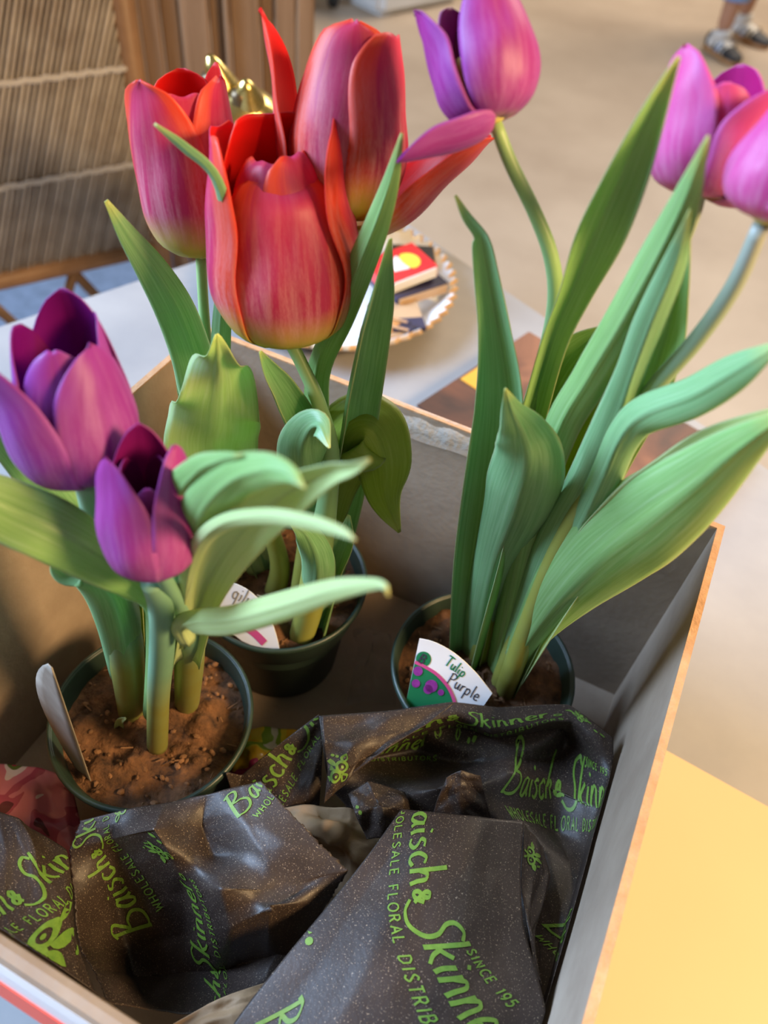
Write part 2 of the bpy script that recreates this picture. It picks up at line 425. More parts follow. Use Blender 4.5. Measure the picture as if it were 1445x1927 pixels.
# book behind the box
bt = empty('picture_book', (-0.02, 0.66, TABLE)); tag(bt, 'dark reddish brown glossy book lying on the table behind the box', 'book')
e1 = nrm(np.array([0.253, -0.080, 0.0])); e2 = np.array([-e1[1], e1[0], 0]); BR_ = np.column_stack([e1, e2, [0, 0, 1]])
b0 = np.array([-0.141, 0.738, TABLE])                # far left corner
def bpt(a, b, z): return b0 + e1 * a - e2 * b + np.array([0, 0, z])
BWd, BHt, BT = 0.250, 0.185, 0.022
MB().box(bpt(BWd / 2, BHt / 2, BT - 0.0015), (BWd, BHt, 0.003), BR_).build('cover', 'book_cover', bt)
MB().box(bpt(BWd / 2, BHt / 2, 0.0015), (BWd, BHt, 0.003), BR_).build('back_cover', 'book_cover', bt)
MB().box(bpt(BWd / 2 - 0.003, BHt / 2, BT / 2), (BWd - 0.008, BHt - 0.008, BT - 0.006), BR_).build('page_block', 'bronze_dark', bt)
MB().box(bpt(BWd - 0.0015, BHt / 2, BT / 2), (0.003, BHt, BT), BR_).build('spine', 'card_red', bt)
MB().box(bpt(0.014, 0.105, BT + 0.0004), (0.022, 0.034, 0.0008), BR_).build('yellow_patch', 'card_orange', bt)
MB().box(bpt(0.15, 0.11, BT + 0.0004), (0.04, 0.014, 0.0008), BR_).build('pale_patch', 'card_tan', bt)

# ruffled dish
DC = np.array([-0.368, 0.707, TABLE])
dish = empty('ruffled_dish', tuple(DC)); tag(dish, 'round white fluted dish with gilded ruffled rim holding matchboxes', 'dish')
NR = 52
def ruff(j, a):
    amp = [0, 0, 0.0006, 0.0018, 0.0035][j]; return amp * math.cos(NR * a)
def dish_layer(prof, amps, zamps, flip):
    n = NR * 8; V = []; F = []
    for (r, z), am, za in zip(prof, amps, zamps):
        for i in range(n):
            a = 2 * math.pi * i / n; k = math.cos(NR * a)
            V.append((DC[0] + (r + am * k) * math.cos(a), DC[1] + (r + am * k) * math.sin(a), DC[2] + z + za * k))
    for j in range(len(prof) - 1):
        for i in range(n):
            q = (j * n + i, j * n + (i + 1) % n, (j + 1) * n + (i + 1) % n, (j + 1) * n + i)
            F.append(q if not flip else q[::-1])
    F.append(list(range(n)) if flip else list(range(n))[::-1])
    return V, F
V, F = dish_layer([(0.08, 0.006), (0.092, 0.007), (0.108, 0.014), (0.122, 0.024), (0.134, 0.033)], [0, 0.0002, 0.001, 0.002, 0.0035], [0, 0, 0.001, 0.0015, 0.0025], False)
obj('bowl', V, F, 'porcelain', dish)
V, F = dish_layer([(0.08, 0.0005), (0.094, 0.001), (0.112, 0.009), (0.127, 0.020), (0.1385, 0.030), (0.134, 0.033)], [0, 0.0002, 0.001, 0.002, 0.0035, 0.0035], [0, 0, 0.001, 0.0015, 0.0025, 0.0025], True)
obj('gilded_underside', V, F[:-1], 'gilt', dish)

# things in the dish
def rz(d): c, s = math.cos(math.radians(d)), math.sin(math.radians(d)); return np.array([[c, -s, 0], [s, c, 0], [0, 0, 1]])
def rx(d): c, s = math.cos(math.radians(d)), math.sin(math.radians(d)); return np.array([[1, 0, 0], [0, c, -s], [0, s, c]])
def ry(d): c, s = math.cos(math.radians(d)), math.sin(math.radians(d)); return np.array([[c, 0, s], [0, 1, 0], [-s, 0, c]])
def matchbox(name, c, size, rot, sleeve, tray, label):
    t = empty(name, tuple(c)); tag(t, label, 'matchbox', 'matchboxes in the ruffled dish')
    s = np.array(size); R = rot
    MB().box(np.array(c), s, R).build('sleeve', sleeve, t)
    MB().box(np.array(c) + R @ np.array([s[0] / 2 + 0.0008, 0, 0]), (0.003, s[1] * 0.94, s[2] * 0.8), R).build('tray', tray, t)
    MB().box(np.array(c) + R @ np.array([0, s[1] / 2 + 0.0002, 0]), (s[0] * 0.96, 0.0008, s[2] * 0.7), R).build('striking_strip', 'card_black', t)
    return t, R, s
ZD = TABLE + 0.008
c = az(752, 505, 0.800); R = rz(-32) @ rx(6)
t, R, s = matchbox('matchbox', c, (0.052, 0.066, 0.014), R, 'card_red', 'card_white', 'red matchbox printed with a yellow fruit, on top in the dish')
def flat_poly(name, pts, R, c, h, material, parent):
    V = [np.array(c) + R @ np.array([x, y, h]) for x, y in pts] + [np.array(c) + R @ np.array([x, y, h + 0.0004]) for x, y in pts]
    n = len(pts); F = [list(range(n))[::-1], list(range(n, 2 * n))] + [(i, (i + 1) % n, (i + 1) % n + n, i + n) for i in range(n)]
    return obj(name, V, F, material, parent, False)
th = np.linspace(0, 2 * math.pi, 18, endpoint=False)
flat_poly('yellow_fruit_print', [(0.002 + 0.015 * math.cos(a), 0.010 + 0.0105 * math.sin(a) * (1.25 if math.sin(a) > 0 else 0.7)) for a in th], R, c, 0.0071, 'card_yellow', t)
flat_poly('white_cup_print', [(-0.013, 0.004), (0.015, 0.004), (0.011, -0.014), (-0.009, -0.014)], R, c, 0.0071, 'card_white', t)
c = az(768, 532, 0.786); matchbox('matchbox', c, (0.056, 0.07, 0.012), rz(-30), 'card_navy', 'card_tan', 'navy matchbox lying right under the red matchbox')
c = az(776, 482, 0.785); matchbox('matchbox', c, (0.05, 0.03, 0.011), rz(28), 'card_black', 'card_tan', 'black matchbox against the far rim of the dish')
c = az(755, 575, 0.783)
t = empty('matchbook', tuple(c)); tag(t, 'tan folded matchbook with a navy end in the dish', 'matchbook')
R = rz(-52) @ ry(3)
MB().box(c, (0.05, 0.036, 0.004), R).build('cover', 'card_tan', t)
MB().box(c + R @ np.array([0.034, 0, 0.0005]), (0.018, 0.036, 0.005), R).build('navy_end', 'card_navy', t)
c = az(735, 600, 0.778)
t = empty('matchbook', tuple(c)); tag(t, 'plain tan matchbook below the navy-ended one in the dish', 'matchbook')
MB().box(c, (0.06, 0.03, 0.004), rz(-40)).build('cover', 'card_tan', t)
MB().box(c + rz(-40) @ np.array([-0.02, 0, 0.0025]), (0.012, 0.03, 0.002), rz(-40)).build('staple_flap', 'card_black', t)
for i, (p, q, lab) in enumerate((((700, 590), (770, 607), 'upper of two thin wooden matches in the dish'), ((702, 606), (772, 622), 'lower of two thin wooden matches in the dish'))):
    P0, P1 = az(*p, 0.792 - 0.003 * i), az(*q, 0.789 - 0.003 * i)
    t = empty('matchstick', tuple(P0)); tag(t, lab, 'match', 'loose matches in the dish')
    MB().tube([P0, (P0 + P1) / 2, P1], 0.0014, 6).build('stick', 'cork', t)
    MB().ellipsoid(P1, (0.0024, 0.0024, 0.0024)).build('match_head', 'card_navy', t)
P0, P1 = az(688, 632, 0.778), az(745, 612, 0.778)
t = empty('wine_cork', tuple(P0)); tag(t, 'tan cork lying at the near side of the dish', 'cork')
MB().tube(np.linspace(P0, P1, 6), [0.0098, 0.0105, 0.0105, 0.0105, 0.0105, 0.0098], 18).build('cork_body', 'cork', t, True)
MB().tube([P0 + (P0 - P1) * 0.01, P0], 0.008, 18).build('stained_end', 'rattan_frame', t)
c = az(795, 550, 0.776)
o = MB().box(c, (0.03, 0.022, 0.003), rz(35) @ ry(12)).box(c + np.array([0, 0, 0.0025]), (0.024, 0.018, 0.002), rz(42)).build('paper_scrap', 'card_white', None)
tag(o, 'small white paper scrap beside the matchboxes in the dish', 'paper')

# ------------------------------------------------------------------ brass fox
def skin_obj(name, nodes, edges, material, parent, sub=2, root=0):
    me = bpy.data.meshes.new(name)
    V = np.array([n[0] for n in nodes], float)
    if parent is not None: V = V - np.array(parent.location)
    me.from_pydata(V.tolist(), edges, [])
    me.skin_vertices.new() if hasattr(me.skin_vertices, 'new') and not me.skin_vertices else None
    o = bpy.data.objects.new(name, me); link(o, parent)
    md = o.modifiers.new('skin', 'SKIN'); md.use_smooth_shade = True; md.branch_smoothing = 0.6
    if not me.skin_vertices:
        bm = bmesh.new(); bm.from_mesh(me); bm.verts.layers.skin.verify(); bm.to_mesh(me); bm.free()
    for i, n in enumerate(nodes):
        r = n[1]; me.skin_vertices[0].data[i].radius = (r, r) if not isinstance(r, tuple) else r
        me.skin_vertices[0].data[i].use_root = (i == root)
    s = o.modifiers.new('sub', 'SUBSURF'); s.levels = sub; s.render_levels = sub
    me.materials.append(MAT[material]); return o
fox = empty('fox_figurine', (-0.42, 0.735, ZD)); tag(fox, 'shiny brass fox figurine standing in the dish behind the red tulips', 'figurine')
fh = ay(460, 208, 0.695)                     # head centre
fd = nrm(np.array([0.50, 0.86, 0]))          # towards the rump
fs = np.array([fd[1], -fd[0], 0])            # its right side
chest = fh + fd * 0.045 + np.array([0, 0, -0.055])
rump = np.array([-0.385, 0.800, 0.855])
mid = (chest + rump) / 2 + np.array([0, 0, 0.005])
nodes = [(mid, 0.042), (chest, 0.046), (chest + np.array([0, 0, 0.03]) - fd * 0.012, 0.042), (fh, 0.046), (fh - fd * 0.036 + np.array([0, 0, -0.014]), 0.026), (fh - fd * 0.066 + np.array([0, 0, -0.026]), 0.011),
         (rump, 0.046)]
edges = [(0, 1), (1, 2), (2, 3), (3, 4), (4, 5), (0, 6)]
for sgn in (-1, 1):
    b = len(nodes); P = chest + fs * 0.017 * sgn
    nodes += [(P + np.array([0, 0, -0.035]), 0.017), (P * [1, 1, 0] + np.array([0, 0, ZD + 0.045]) - fd * 0.004, 0.010), (P * [1, 1, 0] + np.array([0, 0, ZD + 0.009]) - fd * 0.004, 0.009), (P * [1, 1, 0] + np.array([0, 0, ZD + 0.007]) - fd * 0.02, 0.008)]
    edges += [(1, b), (b, b + 1), (b + 1, b + 2), (b + 2, b + 3)]
    b = len(nodes); P = rump + fs * 0.02 * sgn
    nodes += [(P + fd * -0.008 + np.array([0, 0, -0.03]), 0.020), (P * [1, 1, 0] + np.array([0, 0, ZD + 0.035]) + fd * 0.016, 0.009), (P * [1, 1, 0] + np.array([0, 0, ZD + 0.009]) + fd * 0.004, 0.009), (P * [1, 1, 0] + np.array([0, 0, ZD + 0.007]) - fd * 0.014, 0.008)]
    edges += [(6, b), (b, b + 1), (b + 1, b + 2), (b + 2, b + 3)]
skin_obj('body', nodes, edges, 'brass', fox)
skin_obj('tail', [(rump + fd * 0.02, 0.014), (rump + fd * 0.045 + np.array([0, 0, -0.01]), 0.018), (rump + fd * 0.05 + np.array([0.01, 0, -0.045]), 0.02), (rump + fd * 0.035 + np.array([0.02, -0.01, -0.068]), 0.007)], [(0, 1), (1, 2), (2, 3)], 'brass', fox)
for tip, base_px, wd in (((394, 104), (434, 215), 0.020), ((462, 152), (470, 225), 0.019)):
    T_ = ay(*tip, 0.675); B_ = ay(*base_px, 0.690)
    ctl = catmull([B_, (B_ * 0.6 + T_ * 0.4) + np.array([0, 0, 0.004]), T_], 9)
    r = np.array([1.0, 1.05, 1.05, 0.98, 0.88, 0.74, 0.58, 0.42, 0.16]) * wd
    MB().tube(ctl, r, 14).build('ear', 'brass', fox, True)
    MB().tube(ctl[1:7] - fd * 0.0085, r[1:7] * 0.62, 10).build('ear_hollow', 'bronze_dark', fox, True)
for k in range(9):                                    # combed fur ruff under the ears
    a = -0.9 + 1.8 * k / 8
    P0 = fh + fs * 0.027 * math.sin(a) - fd * 0.016 * math.cos(a) + np.array([0, 0, 0.004]); 
    P0 = fh + fs * 0.034 * math.sin(a) + fd * (0.012 - 0.030 * math.cos(a)) + np.array([0, 0, -0.002])
    P1 = P0 + np.array([0, 0, -0.036]) + fs * 0.012 * math.sin(a) - fd * 0.010 * math.cos(a)
    MB().tube(catmull([P0, (P0 + P1) / 2 + fs * 0.004 * math.sin(a) - fd * 0.004, P1], 6), [0.002, 0.0055, 0.006, 0.0055, 0.004, 0.001], 8).build('fur_tuft', 'brass', fox, True)
for sgn in (-1, 1):
    MB().ellipsoid(fh - fd * 0.024 + fs * 0.014 * sgn + np.array([0, 0, 0.008]), (0.004, 0.004, 0.004)).build('eye', 'bronze_dark', fox, True)

# ------------------------------------------------------------------ rattan screen behind the table
RZ0 = np.array([-0.886, 1.01, 0.0]); RD = nrm(np.array([-0.53, -0.83, 0.0])); RN = np.array([RD[1], -RD[0], 0])
RW, ZB, ZT = 0.62, 0.50, 1.12
rat = empty('rattan_screen', tuple(RZ0)); tag(rat, 'brown rattan screen of slanting reeds standing left of the table', 'screen')
def rpt(a, z, d=0.0): return RZ0 + RD * a + RN * d + np.array([0, 0, z])
for a in (0.0, RW): MB().tube([rpt(a, 0), rpt(a, 0.6), rpt(a, ZT + 0.03)], 0.017, 12).build('post', 'rattan_frame', rat, True)
for z in (ZB, ZT): MB().tube([rpt(0, z), rpt(RW / 2, z), rpt(RW, z)], 0.016, 12).build('rail', 'rattan_frame', rat, True)
MB().tube([rpt(0, 0.14), rpt(RW / 2, 0.14), rpt(RW, 0.14)], 0.012, 10).build('rail', 'rattan_frame', rat, True)
for k in range(4):
    a0 = RW * k / 4; a1 = RW * (k + 1) / 4
    MB().tube([rpt(a0, ZB - 0.015), rpt((a0 + a1) / 2, ZB - 0.17), rpt(a1, 0.15)], 0.009, 8).build('brace', 'rattan_frame', rat, True)
    MB().tube([rpt(a1, ZB - 0.015), rpt((a0 + a1) / 2, ZB - 0.17), rpt(a0, 0.15)], 0.009, 8).build('brace', 'rattan_frame', rat, True)
pitch = 0.0088; lean = 0.42; H = ZT - ZB
n = int((RW + lean * H) / pitch)
for k in range(n):
    at_ = -lean * H + pitch * k + 0.004             # a at the top; the foot of the reed lies further along
    p0 = (at_, ZT); p1 = (at_ + lean * H, ZB)
    if at_ < 0: p0 = (0.0, ZT - (0 - at_) / lean)
    if at_ + lean * H > RW: p1 = (RW, ZT - (RW - at_) / lean)
    if p0[1] - p1[1] < 0.02: continue
    A_, B_ = rpt(*p0, -0.004), rpt(*p1, -0.004)
    MB().tube([A_, (A_ + B_) / 2, B_], 0.0024 + 0.0007 * ((k * 7) % 3), 6).build('reed', 'reed', rat, True)
for z in (0.655, 0.80, 0.95):
    P = [rpt(a, z + 0.0015 * math.sin(a * 400), 0.004 + 0.0 * a) for a in np.linspace(0.005, RW - 0.005, 60)]
    P = [p - RN * 0.012 for p in P]
    MB().tube(P, 0.0048, 6).build('twine_row', 'twine', rat, True)
MB().box(rpt(RW / 2, (ZB + ZT) / 2, 0.012), (RW, 0.006, H - 0.02), np.column_stack([RD, RN, [0, 0, 1]])).build('woven_backing', 'rattan_back', rat)

o = MB().box((-1.35, 0.95, 0.006), (1.3, 1.6, 0.012), rz(-25)).build('floor_shade_sheet', 'shade_blue'); tag(o, 'added blue-grey sheet standing in for shade on the floor under the rattan screen', 'shade sheet')  # sheet added to darken the floor where only shade falls
# ------------------------------------------------------------------ plank screen
W0 = np.array([-0.985, 1.14, 0]); W1 = np.array([-0.735, 1.302, 0]); WD = nrm(W1 - W0); WL = np.linalg.norm(W1 - W0); WN = np.array([WD[1], -WD[0], 0])
pk = empty('plank_screen', tuple(W0)); tag(pk, 'brown upright wooden plank screen behind the brass fox', 'screen')
WR_ = np.column_stack([WD, WN, [0, 0, 1]])
cuts = [0, 0.045, 0.155, 0.26, 0.42, 0.50, 0.535, 0.70, 0.78, 0.90, 1.0]
deep = [0.012, 0.002, -0.010, 0.002, -0.012, 0.012, 0.002, -0.010, 0.002, 0.008]
for i in range(len(cuts) - 1):
    a0, a1 = cuts[i] * WL, cuts[i + 1] * WL
    V, F = bevel_slab(W0 + WD * (a0 + a1) / 2 + WN * deep[i] + np.array([0, 0, 0.65]), (a1 - a0 - 0.001, 0.018, 1.3), WR_, 0.003)
    obj('plank', V, F, 'plank_wood', pk, False)
for z in (0.12, 1.2): MB().box(W0 + WD * WL / 2 - WN * 0.036 + np.array([0, 0, z]), (WL - 0.01, 0.02, 0.06), WR_).build('batten', 'plank_wood', pk)

# ------------------------------------------------------------------ white tote and trolley at the back
tote = empty('white_tote', (-1.74, 4.08, 0)); tag(tote, 'white plastic tote on the floor at the far back', 'tote')
td = nrm(np.array([0.157, 0.375, 0])); tn = np.array([td[1], -td[0], 0])
t0 = np.array([-1.81, 3.846, 0])
TRt = np.column_stack([td, -tn, [0, 0, 1]])
cc = t0 + td * 0.28 - tn * 0.19
V, F = bevel_slab(cc + np.array([0, 0, 0.19]), (0.56, 0.38, 0.38), TRt, 0.03); obj('body', V, F, 'white_plastic', tote, False)
V, F = bevel_slab(cc + np.array([0, 0, 0.395]), (0.60, 0.42, 0.03), TRt, 0.01); obj('lid', V, F, 'white_plastic', tote, False)
for sg in (-1, 1): MB().box(cc + TRt @ np.array([0.295 * sg, 0, 0.33]), (0.03, 0.14, 0.025), TRt).build('handle', 'white_plastic', tote)
tr = empty('black_trolley', (-2.33, 3.6, 0)); tag(tr, 'black wheeled trolley on the floor left of the white tote', 'trolley')
for dx, dy in ((0.0, 0), (-0.42, -0.19), (-0.13, -0.30), (-0.55, -0.49)):
    p = np.array([-2.06 + dx, 3.84 + dy, 0.04])
    MB().tube([p - [0.012, 0, 0], p + [0.012, 0, 0]], 0.04, 18).build('wheel', 'black_plastic', tr)
    MB().box(p + [0, 0, 0.035], (0.04, 0.03, 0.05)).tube([p + [0, 0, 0.05], p + [0, 0, 0.1]], 0.012, 8).build('caster_fork', 'black_plastic', tr)
V, F = bevel_slab((-2.335, 3.595, 0.155), (0.50, 0.36, 0.03), rz(24), 0.01); obj('deck', V, F, 'black_plastic', tr, False)
MB().tube(catmull([(-2.50, 3.64, 0.16), (-2.50, 3.64, 0.7), (-2.55, 3.53, 0.78), (-2.60, 3.40, 0.7), (-2.60, 3.40, 0.16)], 24), 0.014, 8).build('push_handle', 'black_plastic', tr, True)

# ------------------------------------------------------------------ person walking past
per = empty('person', (-0.24, 4.65, 0)); tag(per, 'person in blue cropped jeans and black and white sneakers, walking', 'person')
def shoe(heel, toe):
    heel = np.array(heel); toe = np.array(toe); d = nrm((toe - heel) * [1, 1, 0]); s = np.array([d[1], -d[0], 0]); L = np.linalg.norm((toe - heel)[:2]); z0 = heel[2]
    st = [(0.0, 0.030, 0.075), (0.10, 0.036, 0.085), (0.25, 0.036, 0.088), (0.42, 0.036, 0.080), (0.58, 0.042, 0.062), (0.72, 0.047, 0.050), (0.86, 0.044, 0.044), (0.96, 0.030, 0.036), (1.0, 0.012, 0.026)]
    def body(z_lo, hs, grow, name, material, parent=None, ua=0.0, ub=1.0):
        rows = []; nn = 14
        us = np.linspace(ua, ub, 16)
        for u in us:
            hw = np.interp(u, [q[0] for q in st], [q[1] for q in st]) * grow; h = np.interp(u, [q[0] for q in st], [q[2] for q in st]) * (1.0 if grow == 1.0 else 1.10) if hs is None else hs
            row = []
            for j in range(nn):
                a = 2 * math.pi * j / nn; x = math.cos(a) * hw; z = z_lo + (h - z_lo) * (0.5 + 0.5 * math.sin(a)) if hs is None else z_lo + (hs - z_lo) * (0.5 + 0.5 * np.sign(math.sin(a)) * min(1, abs(math.sin(a)) * 2))
                row.append(heel + d * (u * L) + s * x + np.array([0, 0, z - 0.0]))
            rows.append(row)
        V = np.array(rows).reshape(-1, 3); F = [(i * nn + j, i * nn + (j + 1) % nn, (i + 1) * nn + (j + 1) % nn, (i + 1) * nn + j) for i in range(15) for j in range(nn)]
        F += [list(range(nn))[::-1], list(range(15 * nn, 16 * nn))]
        return obj(name, V, F, material, parent if parent is not None else per, True)
    up = body(0.014, None, 1.0, 'shoe', 'shoe_white')
    body(0.0, 0.022, 1.06, 'sole', 'gum_rubber', up)
    body(0.010, None, 1.03, 'toe_cap', 'shoe_black', up, 0.66, 1.0)
    body(0.010, None, 1.03, 'heel_tab', 'shoe_black', up, 0.0, 0.10)
    for u in (0.33, 0.45, 0.57):
        for sg in (-1, 1):
            hw = np.interp(u, [q[0] for q in st], [q[1] for q in st]); P0 = heel + d * (u * L) + s * hw * sg * 1.0 + np.array([0, 0, 0.025]); P1 = heel + d * ((u + 0.05) * L) + s * hw * 0.75 * sg + np.array([0, 0, 0.064])
            MB().tube([P0, (P0 + P1) / 2 + s * sg * 0.004, P1], 0.0055, 6).build('stripe', 'shoe_black' if u != 0.45 else 'denim', up)
    MB().tube(catmull([heel + d * 0.07 + np.array([0, 0, 0.07]), heel + d * 0.062 + np.array([0, 0, 0.10])], 4), 0.046, 14).build('sock', 'shoe_white', up, True)
    return heel + d * 0.065
a1 = shoe((-0.372, 4.545, 0.0), (-0.20, 4.39, 0.0))
a2 = shoe((-0.335, 4.86, 0.0), (-0.105, 4.74, 0.0))
def Z(p, z): return np.array([p[0], p[1], z])
hip = np.array([-0.27, 4.76, 0.90])
sk = [(hip, 0.10), (Z(a1, 0.09), 0.034), (Z(a1, 0.30), 0.050), (Z(a1 * 0.85 + hip * 0.15, 0.48), 0.055), (Z(a1 * 0.5 + hip * 0.5, 0.70), 0.07),
      (Z(a2, 0.09), 0.034), (Z(a2, 0.30), 0.050), (Z(a2 * 0.85 + hip * 0.15, 0.48), 0.055), (Z(a2 * 0.5 + hip * 0.5, 0.70), 0.07),
      (hip + [0, 0, 0.20], 0.10), (hip + [0, 0, 0.40], 0.12), (hip + [0, 0, 0.52], 0.07), (hip + [0, 0, 0.60], 0.048), (hip + [0.02, -0.01, 0.68], 0.075), (hip + [0.02, -0.01, 0.77], 0.078),
      (hip + [-0.12, 0.10, 0.48], 0.05), (hip + [-0.17, 0.14, 0.25], 0.038), (hip + [-0.10, 0.06, 0.06], 0.028), (hip + [-0.06, 0.03, -0.04], 0.03),
      (hip + [0.12, -0.10, 0.48], 0.05), (hip + [0.17, -0.14, 0.25], 0.038), (hip + [0.22, -0.10, 0.06], 0.028), (hip + [0.24, -0.08, -0.04], 0.03)]
ed = [(0, 4), (4, 3), (3, 2), (2, 1), (0, 8), (8, 7), (7, 6), (6, 5), (0, 9), (9, 10), (10, 11), (11, 12), (12, 13), (13, 14), (11, 15), (15, 16), (16, 17), (17, 18), (11, 19), (19, 20), (20, 21), (21, 22)]
skin_obj('body', sk, ed, 'skin', per, 2)
for a in (a1, a2):
    P = catmull([hip + (a - Z(hip, 0)) * [0.45, 0.45, 0] * 0.5 + [0, 0, -0.02], Z(a * 0.5 + hip * 0.5, 0.62), Z(a * 0.85 + hip * 0.15, 0.42), Z(a, 0.235)], 14)
    V, F = tube_geo(P, np.linspace(0.105, 0.068, 14), 18, False)
    o = obj('jeans_leg', V, F, 'denim', per); md = o.modifiers.new('th', 'SOLIDIFY'); md.thickness = 0.004
    MB().tube([P[-1] + [0, 0, 0.03], P[-1] + [0, 0, 0.015], P[-1]], [0.071, 0.072, 0.071], 18, cap=False).build('hem', 'denim', per, True)
P = catmull([hip + [0, 0, -0.04], hip + [0, 0, 0.12], hip + [0, 0, 0.32], hip + [0, 0, 0.5]], 12)
V, F = tube_geo(P, [0.15, 0.15, 0.15, 0.148, 0.147, 0.15, 0.155, 0.16, 0.16, 0.15, 0.12, 0.08], 22, True); obj('shirt', V, F, 'shirt', per)
MB().ellipsoid(hip + [0.015, 0.0, 0.77], (0.088, 0.092, 0.095)).build('hair', 'hair', per, True)
MB().ellipsoid(hip + [0.08, -0.055, 0.71], (0.012, 0.014, 0.018)).build('nose', 'skin', per, True)
# ------------------------------------------------------------------ cardboard box
XL, XR, YF, YB, ZR = -0.2876, 0.070, 0.0141, 0.3603, 0.953
TH = 0.004; ZB0 = TABLE + 0.001
box = empty('cardboard_box', ((XL + XR) / 2, (YF + YB) / 2, ZB0)); tag(box, 'open brown cardboard box full of potted tulips on the table', 'box')
def panel(c, size, name='panel', edge=None):
    o = MB().box(c, size).build(name, 'kraft', box)
    if edge is not None: MB().box((c[0], c[1], c[2] + size[2] / 2 + 0.0006), (*edge, 0.0012)).build('cut_edge', 'kraft_edge', o)
    return o
hz = ZR - 0.0012 - ZB0
def wall(name, P0, P1, inward, bow, edge=True):
    """a cardboard wall with a slight bow, P0 -> P1 along the top"""
    P0, P1, inward = map(np.array, (P0, P1, inward)); n, k = 26, 10
    rows = []
    for j in range(k):
        z = ZB0 + 0.004 + (hz - 0.004) * j / (k - 1); f = (j / (k - 1)) ** 2
        rows.append([np.array([*(P0 + (P1 - P0) * t), z]) - np.array([*inward, 0]) * bow * f * math.sin(math.pi * t) for t in np.linspace(0, 1, n)])
    P = np.array(rows)                                   # k x n, inner face
    Nn = np.array([*inward, 0]); back = P - Nn * TH
    V = np.vstack([P.reshape(-1, 3), back.reshape(-1, 3)]); o = k * n; F = []
    for i in range(k - 1):
        for j in range(n - 1):
            a, b, c, d = i * n + j, i * n + j + 1, (i + 1) * n + j + 1, (i + 1) * n + j
            F += [(a, b, c, d), (d + o, c + o, b + o, a + o)]
    loop = list(range(n)) + [i * n + n - 1 for i in range(1, k)] + [(k - 1) * n + j for j in range(n - 2, -1, -1)] + [i * n for i in range(k - 2, 0, -1)]
    for i in range(len(loop)):
        a, b = loop[i], loop[(i + 1) % len(loop)]; F.append((b, a, a + o, b + o))
    w_ = obj('panel', V, F, 'kraft', box, False)
    top, tb = P[-1], back[-1]; V = np.vstack([top, tb, top + [0, 0, 0.0012], tb + [0, 0, 0.0012]]); F = []
    for j in range(n - 1): F += [(2 * n + j, 2 * n + j + 1, 3 * n + j + 1, 3 * n + j), (j, j + 1, 2 * n + j + 1, 2 * n + j), (n + j + 1, n + j, 3 * n + j, 3 * n + j + 1)]
    F += [(0, 2 * n, 3 * n, n), (n - 1, 2 * n - 1, 4 * n - 1, 3 * n - 1)]
    obj('cut_edge', V, F, 'kraft_edge', w_, False)
    return w_
MB().box(((XL + XR) / 2, (YF + YB) / 2, ZB0 + 0.002), (XR - XL, YB - YF, 0.004)).build('bottom_panel', 'kraft', box)
wb = wall('back', (XL, YB - TH), (XR, YB - TH), (0, -1), 0.0)
wall('left', (XL + TH, YF), (XL + TH, YB - TH), (1, 0), 0.0)
wr_ = wall('right', (XR - TH, YB - TH), (XR - TH, YF), (-1, 0), 0.0)
# front wall with its flap folded down outside
prof = [(YF, ZB0 + 0.004), (YF, ZR - 0.005), (YF - 0.0005, ZR - 0.0015), (YF - 0.0020, ZR), (YF - 0.0040, ZR - 0.0004), (YF - 0.0052, ZR - 0.002)]
flap = [(YF - 0.0052, ZR - 0.002), (YF - 0.0070, ZR - 0.006), (YF - 0.0088, ZR - 0.012), (YF - 0.0118, ZR - 0.021), (YF - 0.0121, ZR - 0.022)]
def extr(name, pf, material, parent, x0=XL, x1=XR, t=0.0015):
    pf = np.array(pf); d = nrm(np.gradient(pf, axis=0)); nn = np.column_stack([d[:, 1], -d[:, 0]]); q = pf - nn * t * -1
    n = len(pf); V = [(x, *p) for x in (x0, x1) for p in pf] + [(x, *p) for x in (x0, x1) for p in q]; F = []
    for i in range(n - 1): F += [(i, i + 1, n + i + 1, n + i), (2 * n + i, 3 * n + i, 3 * n + i + 1, 2 * n + i + 1)]
    F += [(0, n, 3 * n, 2 * n), (n - 1, 3 * n - 1, 4 * n - 1, 2 * n - 1)]
    for s_ in (0, n): F += [(s_ + i, 2 * n + s_ + i, 2 * n + s_ + i + 1, s_ + i + 1) for i in range(n - 1)]
    return obj(name, V, F, material, parent, False)
wf = extr('panel', [(y - 0.0, z) for y, z in prof], 'kraft', box)
fl_ = extr('flap', flap, 'box_white', box)
extr('red_stripe', [(y - 0.0012, z) for y, z in flap[-3:-1]], 'box_red', fl_, t=0.001)
# tape along the back rim
tp = [rr for rr in np.linspace(-0.155, -0.020, 40)]
P = np.array([[(x, YB - TH - 0.0012 - 0.0008 * math.sin(x * 300) * (j == 1), ZR - 0.0005 - 0.020 * j / 3 - 0.0015 * math.sin(x * 90)) for j in range(4)] for x in tp])
P[:, 0, 1] += 0.004; P[:, 0, 2] = ZR + 0.0011
o = sheet('tape', P, 0.0003, 'clear_tape', box, False)

